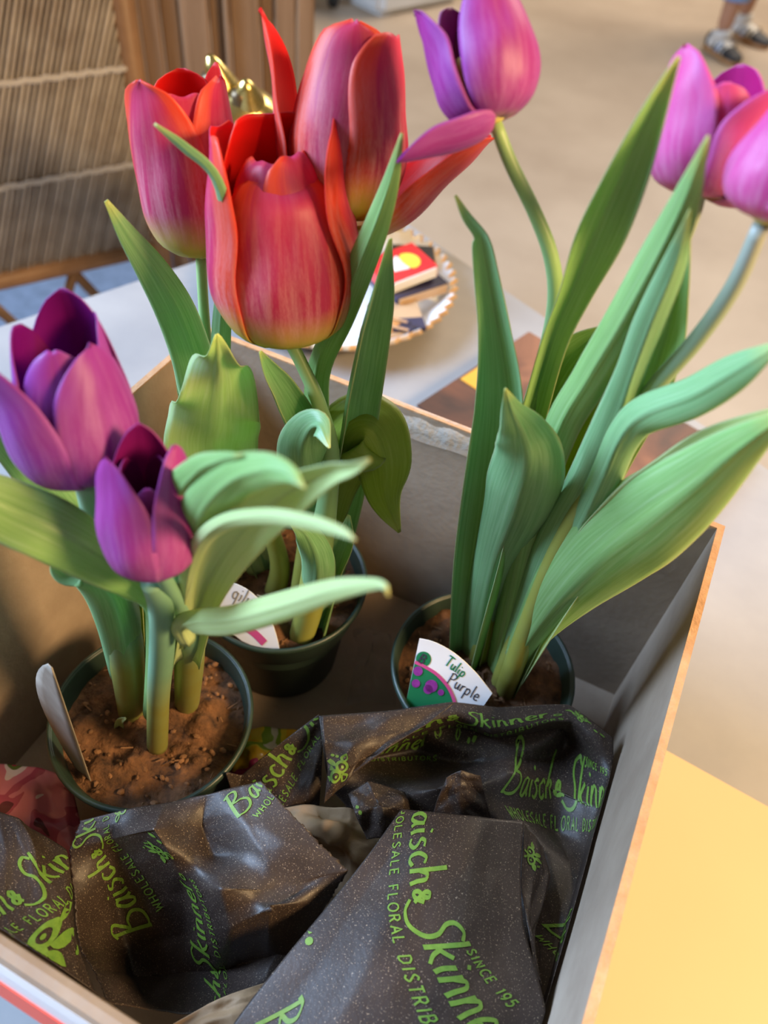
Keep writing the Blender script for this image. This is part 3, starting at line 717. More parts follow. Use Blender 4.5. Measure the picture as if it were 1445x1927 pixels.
# ------------------------------------------------------------------ pots
SOILZ = 0.838
def pot(plant, cx, cy, seed):
    c = (cx, cy, 0); z0 = ZB0 + 0.0045; z1 = 0.851
    prof = [(0.0, z0), (0.037, z0), (0.040, z0 + 0.003), (0.0475, z1 - 0.030), (0.0515, z1 - 0.027), (0.0565, z1 - 0.002), (0.0572, z1), (0.0560, z1 + 0.0006), (0.0548, z1 - 0.001), (0.0485, z1 - 0.03), (0.038, z0 + 0.01)]
    o = MB().lathe(prof, 72, c=c).build('pot', 'pot_green', plant, True)
    MB().lathe([(0.0568, z1 - 0.0045), (0.0582, z1 - 0.003), (0.0584, z1 - 0.0005), (0.0572, z1 + 0.0012), (0.0558, z1 + 0.0006), (0.0556, z1 - 0.002)], 72, c=c).build('pot_rim', 'pot_green', o, True)
    # soil: bumpy disc
    r_ = np.random.default_rng(seed); nr, na = 26, 84; V = [(cx, cy, SOILZ + 0.002)]; F = []
    bl = r_.uniform(-0.052, 0.052, (260, 2)); bh = r_.uniform(-0.003, 0.0048, 260); bw = r_.uniform(0.0018, 0.006, 260)
    for i in range(1, nr + 1):
        for j in range(na):
            rr = 0.0535 * i / nr; a = 2 * math.pi * j / na; x, y = rr * math.cos(a), rr * math.sin(a)
            h = (bh * np.exp(-((bl[:, 0] - x) ** 2 + (bl[:, 1] - y) ** 2) / (2 * bw ** 2))).sum() + r_.normal(0, 0.00045)
            V.append((cx + x, cy + y, SOILZ + h * (1 - 0.5 * (i / nr) ** 6)))
    F += [(0, 1 + j, 1 + (j + 1) % na) for j in range(na)]
    for i in range(nr - 1):
        for j in range(na): F.append((1 + i * na + j, 1 + (i + 1) * na + j, 1 + (i + 1) * na + (j + 1) % na, 1 + i * na + (j + 1) % na))
    so = obj('soil', V, F, 'soil', plant, True)
    mb = MB()
    for k in range(150):                                # loose bark crumbs and fibres on the soil
        rr = 0.05 * math.sqrt(r_.random()); a = r_.uniform(0, 6.28); L = r_.uniform(0.002, 0.006); q = rz(r_.uniform(0, 360)) @ ry(r_.uniform(-30, 30)) @ rx(r_.uniform(-40, 40))
        p = (cx + rr * math.cos(a), cy + rr * math.sin(a), SOILZ + r_.uniform(0.0005, 0.004))
        if k % 3: mb.ellipsoid(p, (L * 0.45, L * 0.32, L * 0.25), q, nu=6, nv=4)
        else: mb.box(p, (L * 1.2, 0.0008, 0.0006), q)
    o = mb.build('bark_crumbs', 'bark', so); o['kind'] = 'stuff'
    return o

# ------------------------------------------------------------------ stems, leaves, petals
def path(pts, y0, y1):
    """centre line through measured image points, at world depths running from y0 to y1"""
    px = np.array([p[:2] for p in pts], float); d = np.r_[0, np.cumsum(np.hypot(*np.diff(px, axis=0).T))]; d /= d[-1]
    if y0 is None: y0 = az(*pts[0][:2], SOILZ)[1]
    out = []
    for p, t in zip(pts, d):
        y = p[3] if len(p) > 3 else y0 + (y1 - y0) * t
        out.append(ay(p[0], p[1], y))
    return np.array(out)
def stem(plant, pts, y1, material='stem_green', y0=None, name='stem', n=34):
    P = path(pts, y0, y1); dist = np.linalg.norm(P - CAM, axis=1); r = np.array([p[2] for p in pts]) / 2 * dist / FPX
    if y0 is None: P[0][2] -= 0.004
    Q = catmull(np.column_stack([P, r]), n); V, F = tube_geo(Q[:, :3], Q[:, 3], 14)
    return obj(name, V, F, material, plant, True, dict(pu=np.repeat(np.linspace(0, 1, n), 14)))
def leaf(plant, pts, y1, material='leaf_blue', y0=None, curl=1.0, roll=0.0, sgn=1, wave=0.0, wk=5.0, n=44, nv=15, curls=None, rolls=None, name='leaf', skew=0.0):
    P = path(pts, y0, y1); dist = np.linalg.norm(P - CAM, axis=1); w_ = np.array([p[2] for p in pts]) / 2 * dist / FPX
    cs = np.array(curls if curls else [curl] * len(pts), float); rs = np.radians(np.array(rolls if rolls else [roll] * len(pts), float))
    if y0 is None: P[0][2] -= 0.003
    Q = catmull(np.column_stack([P, w_, cs, rs]), n)
    X = Q[:, :3]; hw = np.maximum(Q[:, 3], 0.0003); c = np.maximum(Q[:, 4], 0.05); rr = Q[:, 5]
    hw = hw * c / np.where(c < 1.5, np.sin(np.minimum(c, 1.5)), 1.0)
    T = nrm(np.gradient(X, axis=0)); Vw = nrm(CAM - X); S = nrm(np.cross(T, Vw)); 
    for i in range(1, n):
        if S[i] @ S[i - 1] < 0: S[i] = -S[i]
    N = np.cross(S, T); N *= np.sign((N * Vw).sum(1, keepdims=True))
    S2 = S * np.cos(rr)[:, None] + N * np.sin(rr)[:, None]; N2 = N * np.cos(rr)[:, None] - S * np.sin(rr)[:, None]
    v = np.linspace(-1, 1, nv); u = np.linspace(0, 1, n)
    phi = v[None] * c[:, None] + skew; xx = hw[:, None] * (np.sin(phi) - math.sin(skew)) / c[:, None]; dd = hw[:, None] * (math.cos(skew) - np.cos(phi)) / c[:, None]
    dd = dd * sgn + wave * np.sin(wk * 2 * math.pi * u[:, None] + 1.6 * (v[None] > 0)) * np.abs(v[None]) ** 2 * np.minimum(1, hw / 0.006)[:, None]
    dd = dd - sgn * 0.0012 * np.exp(-(v[None] / 0.10) ** 2) * np.minimum(1, hw / 0.008)[:, None]
    G = X[:, None] + S2[:, None] * xx[..., None] + N2[:, None] * dd[..., None]
    g = grid_normals(G); fl = (g * (CAM - G)).sum() < 0
    return sheet(name, G, 0.0005, material, plant, True, flip=bool(fl))

PU = [0, 0.06, 0.16, 0.30, 0.46, 0.66, 0.82, 0.93, 1.0]
def petal(parent, base, fr, az_, L, R, W, tilt, close, material, lift=0.0, off=0.0, tipw=0.10, flare=0.0, wv=0.0, cup=1.0, fold=0.0, seed=0, blunt=0.35):
    e1, e2, a = fr; nu, nv = 30, 19
    r_ = np.random.default_rng(seed); ph = r_.uniform(0, 6.28, 3)
    u = np.linspace(0, 1, nu); v = np.linspace(-1, 1, nv)
    rho = np.interp(u, PU, [0.10, 0.45, 0.78, 0.96, 1.0, 0.5 + 0.5 * (0.35 + 0.65 * close) - 0.02, 0.30 + 0.70 * close - 0.06, 0.12 + 0.88 * close - 0.02, close]); 
    rho = catmull(np.column_stack([PU, [0.10, 0.45, 0.78, 0.96, 1.0, 0.72 + 0.26 * close, 0.42 + 0.56 * close, 0.18 + 0.80 * close, close]]), 200); rho = np.interp(u, rho[:, 0], rho[:, 1]) * R + off
    zz = np.interp(u, PU, [0.0, 0.02, 0.10, 0.25, 0.44, 0.67, 0.84, 0.945, 1.0]) * L + lift
    hw = catmull(np.column_stack([PU, list(np.array([0.20, 0.50, 0.82, 1.0, 1.0, 0.84, 0.54, 0.27, 0.03]) * (1 - blunt) + np.array([0.20, 0.46, 0.76, 0.96, 1.0, 0.97, 0.84, 0.60, tipw]) * blunt)]), 200); hw = np.interp(u, hw[:, 0], np.maximum(hw[:, 1], 0.02)) * W
    rc = np.maximum(rho, 0.55 * R) / cup
    phi = v[None] * (hw / rc)[:, None]
    tang = rc[:, None] * np.sin(phi); rad = rho[:, None] - rc[:, None] * (1 - np.cos(phi))
    edge = np.abs(v[None]) ** 3
    rad = rad + flare * edge * hw[:, None] * np.clip(u * 1.5, 0, 1)[:, None]
    rad = rad + wv * (np.sin(9 * u[:, None] + ph[0] + 2.2 * v[None]) * np.abs(v[None]) ** 1.5 + 0.5 * np.sin(17 * u[:, None] + ph[1] - 3 * v[None])) * np.clip(u * 3, 0, 1)[:, None]
    rad = rad - 0.028 * R * np.exp(-(v[None] / 0.09) ** 2) * np.sin(math.pi * np.clip(u, 0, 1))[:, None]
    Z_ = np.broadcast_to(zz[:, None], rad.shape) + wv * 0.8 * np.sin(6 * v[None] + ph[2]) * (u[:, None] ** 6)
    if fold:                                            # tip turned inwards over the cup
        k = np.clip((u - 0.78) / 0.22, 0, 1)[:, None]; rad = rad - fold * k ** 1.6 * R; Z_ = Z_ - fold * 0.35 * k ** 2 * L * 0.5
    t = math.radians(tilt); r0 = rad[0].mean(); x = rad - r0 * 0; 
    rad2 = x * math.cos(t) + Z_ * math.sin(t); Z2 = Z_ * math.cos(t) - x * math.sin(t)
    ca_, sa_ = math.cos(math.radians(az_)), math.sin(math.radians(az_))
    er = e1 * ca_ + e2 * sa_; et = -e1 * sa_ + e2 * ca_
    G = base + er * rad2[..., None] + et * tang[..., None] + a * Z2[..., None]
    g = grid_normals(G); ref = np.broadcast_to(er * math.cos(t) - a * math.sin(t), g.shape)
    fl = (g[8:22, 6:13] * ref[8:22, 6:13]).sum() < 0
    return sheet('petal', G, 0.0006, material, parent, True, flip=bool(fl))
def flower(plant, base_px, top_px, yb, yt, material, petals, pist='pistil', stamens=False, rcp=0.006):
    B, Tp = ay(*base_px, yb), ay(*top_px, yt); a = nrm(Tp - B); Lf = np.linalg.norm(Tp - B)
    V = CAM - B; e1 = nrm(V - a * (V @ a)); e2 = np.cross(a, e1); 
    if e2 @ RM[:, 0] < 0: e2 = -e2
    mb = MB(); prof = [(0.001, -0.001), (0.0035, 0.0), (rcp, 0.002), (rcp * 0.8, 0.005), (0.0035, 0.007), (0.003, 0.022), (0.0048, 0.026), (0.0045, 0.029), (0.001, 0.030)]
    V_ = []; F_ = []; n = 14
    for r, z in prof:
        for i in range(n):
            t = 2 * math.pi * i / n; V_.append(B + a * z + (e1 * math.cos(t) + e2 * math.sin(t)) * r)
    for j in range(len(prof) - 1):
        for i in range(n): F_.append((j * n + i, j * n + (i + 1) % n, (j + 1) * n + (i + 1) % n, (j + 1) * n + i))
    fo = obj('flower', V_, F_, pist, plant, True)
    for k, s in enumerate(petals):
        s = dict(s); petal(fo, B, (e1, e2, a), s.pop('az'), s.pop('L', 1.0) * Lf, s.pop('R'), s.pop('W'), s.pop('tilt', 0), s.pop('close', 0.5), material, seed=k + int(base_px[0]), **s)
    if stamens:
        for k in range(5):
            t = 2 * math.pi * k / 5; er = e1 * math.cos(t) + e2 * math.sin(t)
            MB().tube(catmull([B + a * 0.004 + er * 0.004, B + a * 0.014 + er * 0.008, B + a * 0.022 + er * 0.009], 6), [0.001, 0.001, 0.001, 0.0022, 0.0024, 0.0012], 6).build('stamen', 'pistil', fo, True)
    return fo

# ------------------------------------------------------------------ plant 1: red tulips, middle pot
red = empty('potted_tulip', (-0.172, 0.2675, ZB0 + 0.0045)); tag(red, 'potted red tulips with yellow bases in a green pot near the back of the box', 'potted plant', 'potted tulips in the box')
pot(red, -0.172, 0.2675, 11)
stem(red, [(566, 1196, 46), (583, 1140, 52), (598, 1050, 52), (615, 950, 40), (622, 850, 34), (600, 760, 28), (570, 690, 25), (545, 640, 25)], 0.262)
stem(red, [(516, 1112, 40), (525, 1050, 36), (470, 900, 24), (400, 760, 20), (388, 640, 20), (382, 560, 19), (378, 482, 19)], 0.272)
stem(red, [(560, 1150, 40), (580, 1000, 34), (590, 900, 28), (594, 720, 25), (612, 620, 24), (638, 500, 22), (637, 420, 20)], 0.292)
flower(red, (545, 636), (512, 215), 0.262, 0.272, 'petal_red', [
    dict(az=4, L=0.83, R=0.0310, W=0.0300, close=0.60, fold=0.30, tipw=0.30, wv=0.0007, blunt=1.0),
    dict(az=-98, L=0.94, R=0.0335, W=0.0345, close=0.74, tilt=0, wv=0.0010, tipw=0.40, blunt=1.0),
    dict(az=104, L=0.98, R=0.0335, W=0.0345, close=0.72, tilt=0, wv=0.0010, tipw=0.30, blunt=1.0),
    dict(az=178, L=0.97, R=0.0290, W=0.0380, close=0.55, tilt=-1, wv=0.0006, tipw=0.50, blunt=1.0),
    dict(az=-42, L=0.86, R=0.0262, W=0.0270, close=0.46, fold=0.15, wv=0.0006, tipw=0.3, blunt=0.9),
    dict(az=48, L=0.88, R=0.0262, W=0.0270, close=0.50, fold=0.10, wv=0.0006, tipw=0.3, blunt=0.9)])
flower(red, (378, 480), (330, 122), 0.272, 0.287, 'petal_red', [
    dict(az=-40, L=0.95, R=0.0238, W=0.0250, close=0.98, wv=0.0007, tipw=0.08, blunt=0.6),
    dict(az=62, L=0.95, R=0.0235, W=0.0250, close=0.84, wv=0.0007, tipw=0.10, blunt=0.6),
    dict(az=170, L=0.97, R=0.0225, W=0.0250, close=0.60, tipw=0.10, blunt=0.6),
    dict(az=8, L=0.88, R=0.0212, W=0.0225, close=0.84, wv=0.0008, tipw=0.45, blunt=1.0),
    dict(az=112, L=1.0, R=0.0210, W=0.0200, close=0.90, blunt=0.3),
    dict(az=-110, L=0.90, R=0.0205, W=0.0230, close=0.80, blunt=0.7)])
flower(red, (642, 413), (668, 28), 0.292, 0.316, 'petal_red', [
    dict(az=2, L=0.97, R=0.0255, W=0.0280, close=0.50, wv=0.0006, tipw=0.08, blunt=0.7),
    dict(az=-98, L=1.0, R=0.0285, W=0.0200, close=1.20, tilt=3, wv=0.0008, tipw=0.10, blunt=0.5),
    dict(az=66, L=0.93, R=0.0262, W=0.0290, close=0.70, wv=0.0006, tipw=0.40, blunt=1.0),
    dict(az=-55, L=0.92, R=0.0248, W=0.0270, close=0.52, wv=0.0006, tipw=0.2, blunt=0.8),
    dict(az=180, L=0.93, R=0.0250, W=0.0290, close=0.55, tipw=0.3, blunt=0.8),
    dict(az=96, L=0.92, R=0.0220, W=0.0330, close=1.0, tilt=42, wv=0.0008, tipw=0.35, cup=0.7, blunt=0.9)])
# leaves
leaf(red, [(500, 1060, 50), (440, 900, 70), (390, 760, 80), (365, 670, 76), (333, 585, 72), (290, 510, 58), (240, 440, 34), (200, 378, 8)], 0.235, 'leaf_blue', curls=[1.6, 1.4, 1.0, 0.8, 0.7, 0.7, 0.6, 0.4], sgn=-1, roll=-12)
leaf(red, [(505, 1080, 40), (440, 900, 44), (415, 760, 42), (414, 640, 36), (420, 560, 34), (430, 450, 30), (405, 338, 22), (345, 278, 20), (290, 233, 5)], 0.232, 'leaf_blue', curls=[1.5, 1.3, 1, 1, 1, .9, .8, .6, .3], sgn=-1, rolls=[0, 0, 0, 10, 10, 20, 35, 35, 20])
leaf(red, [(575, 1120, 48), (590, 950, 56), (590, 780, 50), (598, 690, 46), (640, 595, 50), (676, 500, 54), (708, 420, 46), (735, 340, 30), (756, 252, 6)], 0.262, 'leaf_green', curls=[1.6, 1.4, 1.3, 1.1, .9, .8, .7, .6, .4], sgn=-1, roll=15)
leaf(red, [(600, 1110, 50), (625, 980, 70), (652, 840, 78), (668, 740, 76), (690, 630, 66), (712, 545, 46), (735, 450, 7)], 0.262, 'leaf_blue', curls=[1.6, 1.5, 1.4, 1.4, 1.4, 1.3, 0.6], sgn=1, roll=-42)
leaf(red, [(500, 1080, 50), (440, 960, 100), (402, 860, 168), (404, 800, 164), (410, 745, 142), (412, 690, 84), (408, 630, 6)], 0.218, 'leaf_light', curls=[1.2, 0.8, .25, .2, .2, .4, .3], sgn=-1, wave=0.0055, wk=3.4, roll=-4)
leaf(red, [(590, 1080, 50), (590, 940, 70), (560, 820, 72), (528, 745, 58), (505, 700, 36), (490, 662, 5)], 0.235, 'leaf_blue', curls=[1.5, 1.5, 1.4, 1.3, 1.1, .6], sgn=1, roll=-35)
leaf(red, [(600, 1100, 60), (590, 960, 90), (572, 868, 98), (576, 822, 82), (598, 800, 48), (620, 843, 5)], 0.215, 'leaf_blue', curls=[1.4, 1.2, .9, .8, .8, .4], sgn=-1)
leaf(red, [(600, 1060, 50), (620, 930, 100), (655, 835, 140), (692, 815, 150), (718, 870, 120), (726, 940, 70), (752, 1002, 6)], 0.275, 'leaf_olive', y0=0.262, curls=[1.2, .8, .5, .5, .5, .5, .3], sgn=-1, wave=0.002, wk=2)
leaf(red, [(572, 1188, 50), (592, 1125, 62), (598, 1060, 62), (580, 1010, 46), (548, 985, 6)], 0.222, 'leaf_blue', curls=[1.6, 1.4, 1.1, .8, .4], sgn=-1)
leaf(red, [(600, 1190, 46), (630, 1085, 40), (652, 1020, 40), (656, 970, 6)], 0.262, 'leaf_blue', curls=[1.6, 1.4, 1.0, .4], sgn=1, roll=30)
leaf(red, [(490, 1070, 40), (400, 860, 50), (360, 760, 54), (345, 705, 46), (335, 650, 6)], 0.265, 'leaf_blue', curls=[1.5, 1.5, 1.4, 1.2, .6], sgn=1, roll=-25)

# ------------------------------------------------------------------ plant 2: tall purple tulips, right pot
pur = empty('potted_tulip', (-0.026, 0.270, ZB0 + 0.0045)); tag(pur, 'tall leaning purple tulips in the green pot with the purple tag', 'potted plant', 'potted tulips in the box')
pot(pur, -0.026, 0.270, 12)
stem(pur, [(905, 1238, 46), (935, 1080, 50), (965, 900, 40), (998, 770, 34), (1030, 655, 31), (1045, 560, 29), (1036, 480, 27), (1006, 400, 25), (962, 310, 24), (932, 232, 22)], 0.282, 'stem_green')
stem(pur, [(950, 1300, 40), (1040, 1060, 40), (1150, 860, 36), (1222, 742, 32), (1310, 640, 31), (1380, 540, 30), (1432, 425, 28)], 0.250, 'stem_grey')
stem(pur, [(940, 1290, 36), (1040, 1000, 32), (1150, 780, 26), (1240, 560, 24), (1300, 420, 22), (1318, 362, 20)], 0.288, 'stem_grey')
flower(pur, (930, 228), (893, -30), 0.282, 0.300, 'petal_purple', [
    dict(az=28, L=1.0, R=0.0185, W=0.0170, close=0.60, tipw=0.12, wv=0.0004),
    dict(az=-75, L=0.92, R=0.0180, W=0.0150, close=1.0, tilt=6, tipw=0.12, wv=0.0004),
    dict(az=105, L=0.98, R=0.0175, W=0.0170, close=0.65),
    dict(az=170, L=0.95, R=0.0165, W=0.0170, close=0.6),
    dict(az=-130, L=0.95, R=0.0165, W=0.0160, close=0.8),
    dict(az=-66, L=0.86, R=0.0060, W=0.0160, close=0.6, tilt=98, tipw=0.1, cup=0.45, blunt=0.3, lift=0.001)], stamens=True)
flower(pur, (1318, 366), (1356, 92), 0.288, 0.303, 'petal_magenta', [
    dict(az=-46, L=1.02, R=0.0195, W=0.0185, close=0.72, tilt=1, tipw=0.05, wv=0.0005, blunt=0.1),
    dict(az=48, L=0.84, R=0.0195, W=0.0180, close=1.2, tilt=12, tipw=0.25, wv=0.0005, blunt=0.7),
    dict(az=80, L=0.85, R=0.0170, W=0.0150, close=1.0, tilt=34, tipw=0.15),
    dict(az=150, L=0.92, R=0.0180, W=0.0170, close=0.8),
    dict(az=-120, L=0.90, R=0.0170, W=0.0170, close=0.7),
    dict(az=10, L=0.80, R=0.0150, W=0.0150, close=0.9, tilt=8)])
flower(pur, (1436, 416), (1545, 190), 0.250, 0.262, 'petal_magenta', [
    dict(az=-40, L=0.95, R=0.0165, W=0.0175, close=0.6, tipw=0.12, wv=0.0004),
    dict(az=60, L=0.95, R=0.0165, W=0.0175, close=0.6), dict(az=180, L=0.95, R=0.0160, W=0.0175, close=0.6),
    dict(az=10, L=0.9, R=0.0148, W=0.0155, close=0.55), dict(az=120, L=0.9, R=0.0148, W=0.0155, close=0.55), dict(az=-110, L=0.9, R=0.0148, W=0.0155, close=0.55)])
leaf(pur, [(888, 1230, 50), (925, 1050, 90), (950, 850, 100), (950, 730, 86), (936, 620, 60), (920, 530, 46), (908, 462, 34), (902, 440, 20), (878, 408, 15), (857, 368, 4)], 0.262, 'leaf_blue', curls=[2.0, 1.9, 1.6, 1.4, 1.2, 1.0, .9, .8, .6, .3], sgn=1, rolls=[28, 28, 24, 20, 18, 16, 12, 8, 0, 0])
leaf(pur, [(893, 1240, 62), (925, 1080, 84), (968, 960, 140), (992, 875, 128), (985, 820, 90), (965, 775, 44), (951, 732, 5)], 0.228, 'leaf_blue', curls=[1.5, 1.4, 1.2, 1.0, .9, .7, .4], sgn=-1)
leaf(pur, [(905, 1220, 44), (950, 960, 50), (1000, 775, 46), (1038, 645, 46), (1080, 545, 56), (1125, 435, 82), (1172, 330, 72), (1222, 220, 44), (1277, 108, 5)], 0.262, 'leaf_green', curls=[1.5, 1.4, 1.4, 1.3, 1.3, 1.2, 1.2, 1.1, .6], sgn=1, roll=-18)
leaf(pur, [(930, 1280, 44), (985, 1020, 56), (1045, 825, 66), (1108, 712, 72), (1168, 612, 76), (1230, 500, 74), (1285, 385, 50), (1332, 256, 5)], 0.246, 'leaf_green', curls=[1.7, 1.4, 1.1, 1.0, 1.0, 1.0, .9, .5], sgn=-1, roll=8)
leaf(pur, [(945, 1290, 50), (1040, 1050, 74), (1105, 930, 84), (1155, 810, 76), (1188, 710, 56), (1225, 610, 56), (1270, 500, 42), (1298, 395, 4)], 0.240, 'leaf_blue', curls=[1.7, 1.3, 1.2, 1.1, 1.1, 1.1, 1.0, .5], sgn=-1, roll=-15)
leaf(pur, [(955, 1290, 44), (1080, 1020, 60), (1160, 860, 60), (1215, 740, 78), (1250, 640, 74), (1275, 540, 40), (1296, 430, 5)], 0.262, 'leaf_green', curls=[1.5, 1.2, 1.0, .9, .8, .8, .4], sgn=1, roll=10)
leaf(pur, [(955, 1290, 44), (1060, 1060, 60), (1130, 910, 60), (1168, 825, 64), (1210, 780, 72), (1300, 745, 74), (1380, 700, 62), (1480, 640, 6)], 0.225, 'leaf_blue', curls=[1.6, 1.4, 1.2, 1.1, 1.0, .9, .8, .4], sgn=-1, roll=10)
leaf(pur, [(945, 1298, 46), (985, 1220, 66), (1050, 1130, 128), (1130, 1050, 172), (1215, 985, 166), (1300, 920, 128), (1390, 845, 76), (1500, 765, 5)], 0.215, 'leaf_green', curls=[1.4, 1.2, .9, .8, .8, .9, .9, .5], sgn=-1, roll=-8)
leaf(pur, [(960, 1285, 40), (1080, 1080, 60), (1170, 960, 60), (1260, 890, 62), (1350, 830, 54), (1500, 758, 5)], 0.225, 'leaf_pale', curls=[1.6, 1.2, .9, .8, .8, .4], sgn=1, roll=10)
leaf(pur, [(910, 1220, 40), (960, 950, 60), (1012, 800, 74), (1050, 720, 84), (1092, 660, 76), (1150, 612, 6)], 0.290, 'leaf_green', curls=[1.5, 1.2, .8, .7, .7, .4], sgn=1, roll=-10)
leaf(pur, [(925, 1260, 40), (1000, 1000, 60), (1062, 862, 84), (1115, 772, 96), (1165, 700, 80), (1220, 600, 6)], 0.290, 'leaf_olive', curls=[1.4, 1.1, .8, .7, .7, .4], sgn=1, roll=5)

# ------------------------------------------------------------------ plant 3: short purple tulips, left pot
sho = empty('potted_tulip', (-0.186, 0.1465, ZB0 + 0.0045)); tag(sho, 'short bushy purple tulips in the front left green pot', 'potted plant', 'potted tulips in the box')
pot(sho, -0.186, 0.1465, 13)
stem(sho, [(246, 1338, 44), (240, 1250, 60), (226, 1170, 66), (205, 1060, 46), (178, 970, 42), (160, 902, 40)], 0.136, 'shoot')
stem(sho, [(294, 1402, 36), (298, 1310, 40), (305, 1210, 46), (302, 1140, 46), (285, 1095, 40)], 0.124, 'shoot')
stem(sho, [(350, 1325, 42), (356, 1240, 54), (356, 1190, 50), (340, 1140, 34), (318, 1105, 30), (300, 1072, 28)], 0.122, 'shoot')
flower(sho, (162, 905), (95, 575), 0.136, 0.156, 'petal_violet', [
    dict(az=38, L=0.82, R=0.0218, W=0.0215, close=0.72, tipw=0.05, wv=0.0004, blunt=0.05),
    dict(az=-62, L=0.88, R=0.0215, W=0.0200, close=1.12, tilt=6, tipw=0.08, wv=0.0004, blunt=0.2),
    dict(az=150, L=1.06, R=0.0215, W=0.0230, close=0.55, tilt=-2, tipw=0.05, blunt=0.1),
    dict(az=-12, L=0.80, R=0.0180, W=0.0175, close=0.62, tipw=0.35, wv=0.0004),
    dict(az=98, L=0.94, R=0.0190, W=0.0195, close=0.72, tipw=0.2),
    dict(az=-120, L=0.90, R=0.0185, W=0.0190, close=0.75, tipw=0.3)])
flower(sho, (292, 1080), (262, 815), 0.122, 0.140, 'petal_purple', [
    dict(az=-52, L=0.92, R=0.0172, W=0.0165, close=0.80, tipw=0.05, wv=0.0004, blunt=0.0),
    dict(az=56, L=0.95, R=0.0172, W=0.0165, close=0.74, tipw=0.05, wv=0.0004, blunt=0.0),
    dict(az=178, L=1.04, R=0.0150, W=0.0165, close=0.45, tilt=-4, tipw=0.04, blunt=0.0),
    dict(az=5, L=0.66, R=0.0105, W=0.0090, close=0.4, tipw=0.15),
    dict(az=120, L=0.82, R=0.0130, W=0.0130, close=0.5),
    dict(az=-120, L=0.82, R=0.0130, W=0.0130, close=0.5)])
leaf(sho, [(292, 1360, 40), (304, 1220, 50), (302, 1140, 62), (262, 1092, 80), (190, 1048, 100), (100, 996, 116), (10, 955, 110), (-90, 905, 60), (-150, 870, 6)], 0.098, 'leaf_green', y0=0.140, curls=[2.0, 1.8, 1.3, .9, .7, .6, .6, .6, .4], sgn=-1, wave=0.001, roll=-8)
leaf(sho, [(240, 1300, 50), (222, 1160, 78), (190, 1045, 90), (120, 950, 104), (60, 875, 96), (0, 810, 70), (-60, 750, 6)], 0.150, 'leaf_blue', curls=[1.8, 1.5, 1.1, .9, .9, .8, .4], sgn=1, roll=-20)
leaf(sho, [(240, 1290, 56), (225, 1180, 80), (200, 1110, 84), (160, 1075, 60), (125, 1078, 44), (98, 1058, 6)], 0.118, 'leaf_blue', y0=0.142, curls=[1.8, 1.5, 1.2, 1.0, 1.0, .5], sgn=-1, wave=0.003, wk=1.8)
leaf(sho, [(356, 1215, 34), (342, 1182, 40), (368, 1170, 50), (430, 1166, 56), (520, 1143, 56), (620, 1112, 44), (690, 1100, 26), (722, 1102, 14), (731, 1122, 4)], 0.105, 'leaf_pale', y0=0.128, curls=[1.5, 1.1, .9, .9, .9, .9, .8, .6, .4], sgn=-1, roll=6)
leaf(sho, [(350, 1240, 44), (372, 1150, 54), (408, 1070, 72), (470, 985, 92), (540, 930, 84), (615, 893, 44), (660, 882, 24), (694, 866, 4)], 0.130, 'leaf_pale', y0=0.142, curls=[1.5, 1.2, 1.0, .9, .9, .9, .7, .4], sgn=1, roll=-12)
leaf(sho, [(345, 1220, 34), (350, 1110, 34), (372, 1030, 34), (420, 985, 34), (500, 972, 34), (580, 982, 30), (640, 1000, 20), (668, 1016, 4)], 0.110, 'leaf_pale', y0=0.138, curls=[1.3, 1.2, 1.2, 1.2, 1.1, 1.0, .8, .4], sgn=-1)
leaf(sho, [(345, 1210, 40), (352, 1080, 70), (378, 975, 90), (430, 910, 86), (490, 885, 66), (540, 890, 36), (573, 918, 4)], 0.115, 'leaf_green', y0=0.145, curls=[1.4, 1.2, 1.0, .9, .9, .8, .4], sgn=-1)
leaf(sho, [(330, 1200, 36), (320, 1060, 60), (330, 950, 70), (370, 890, 56), (415, 866, 30), (455, 855, 4)], 0.125, 'leaf_green', y0=0.150, curls=[1.4, 1.2, 1.0, .9, .8, .4], sgn=-1)
leaf(sho, [(250, 1290, 40), (225, 1100, 70), (210, 990, 80), (200, 930, 60), (188, 890, 6)], 0.150, 'leaf_olive', curls=[1.4, 1.0, .7, .6, .4], sgn=1)
leaf(sho, [(222, 1366, 14), (226, 1358, 13), (236, 1352, 3)], 0.132, 'leaf_pale', name='sprout', curls=[1, .8, .4], n=10, nv=7)
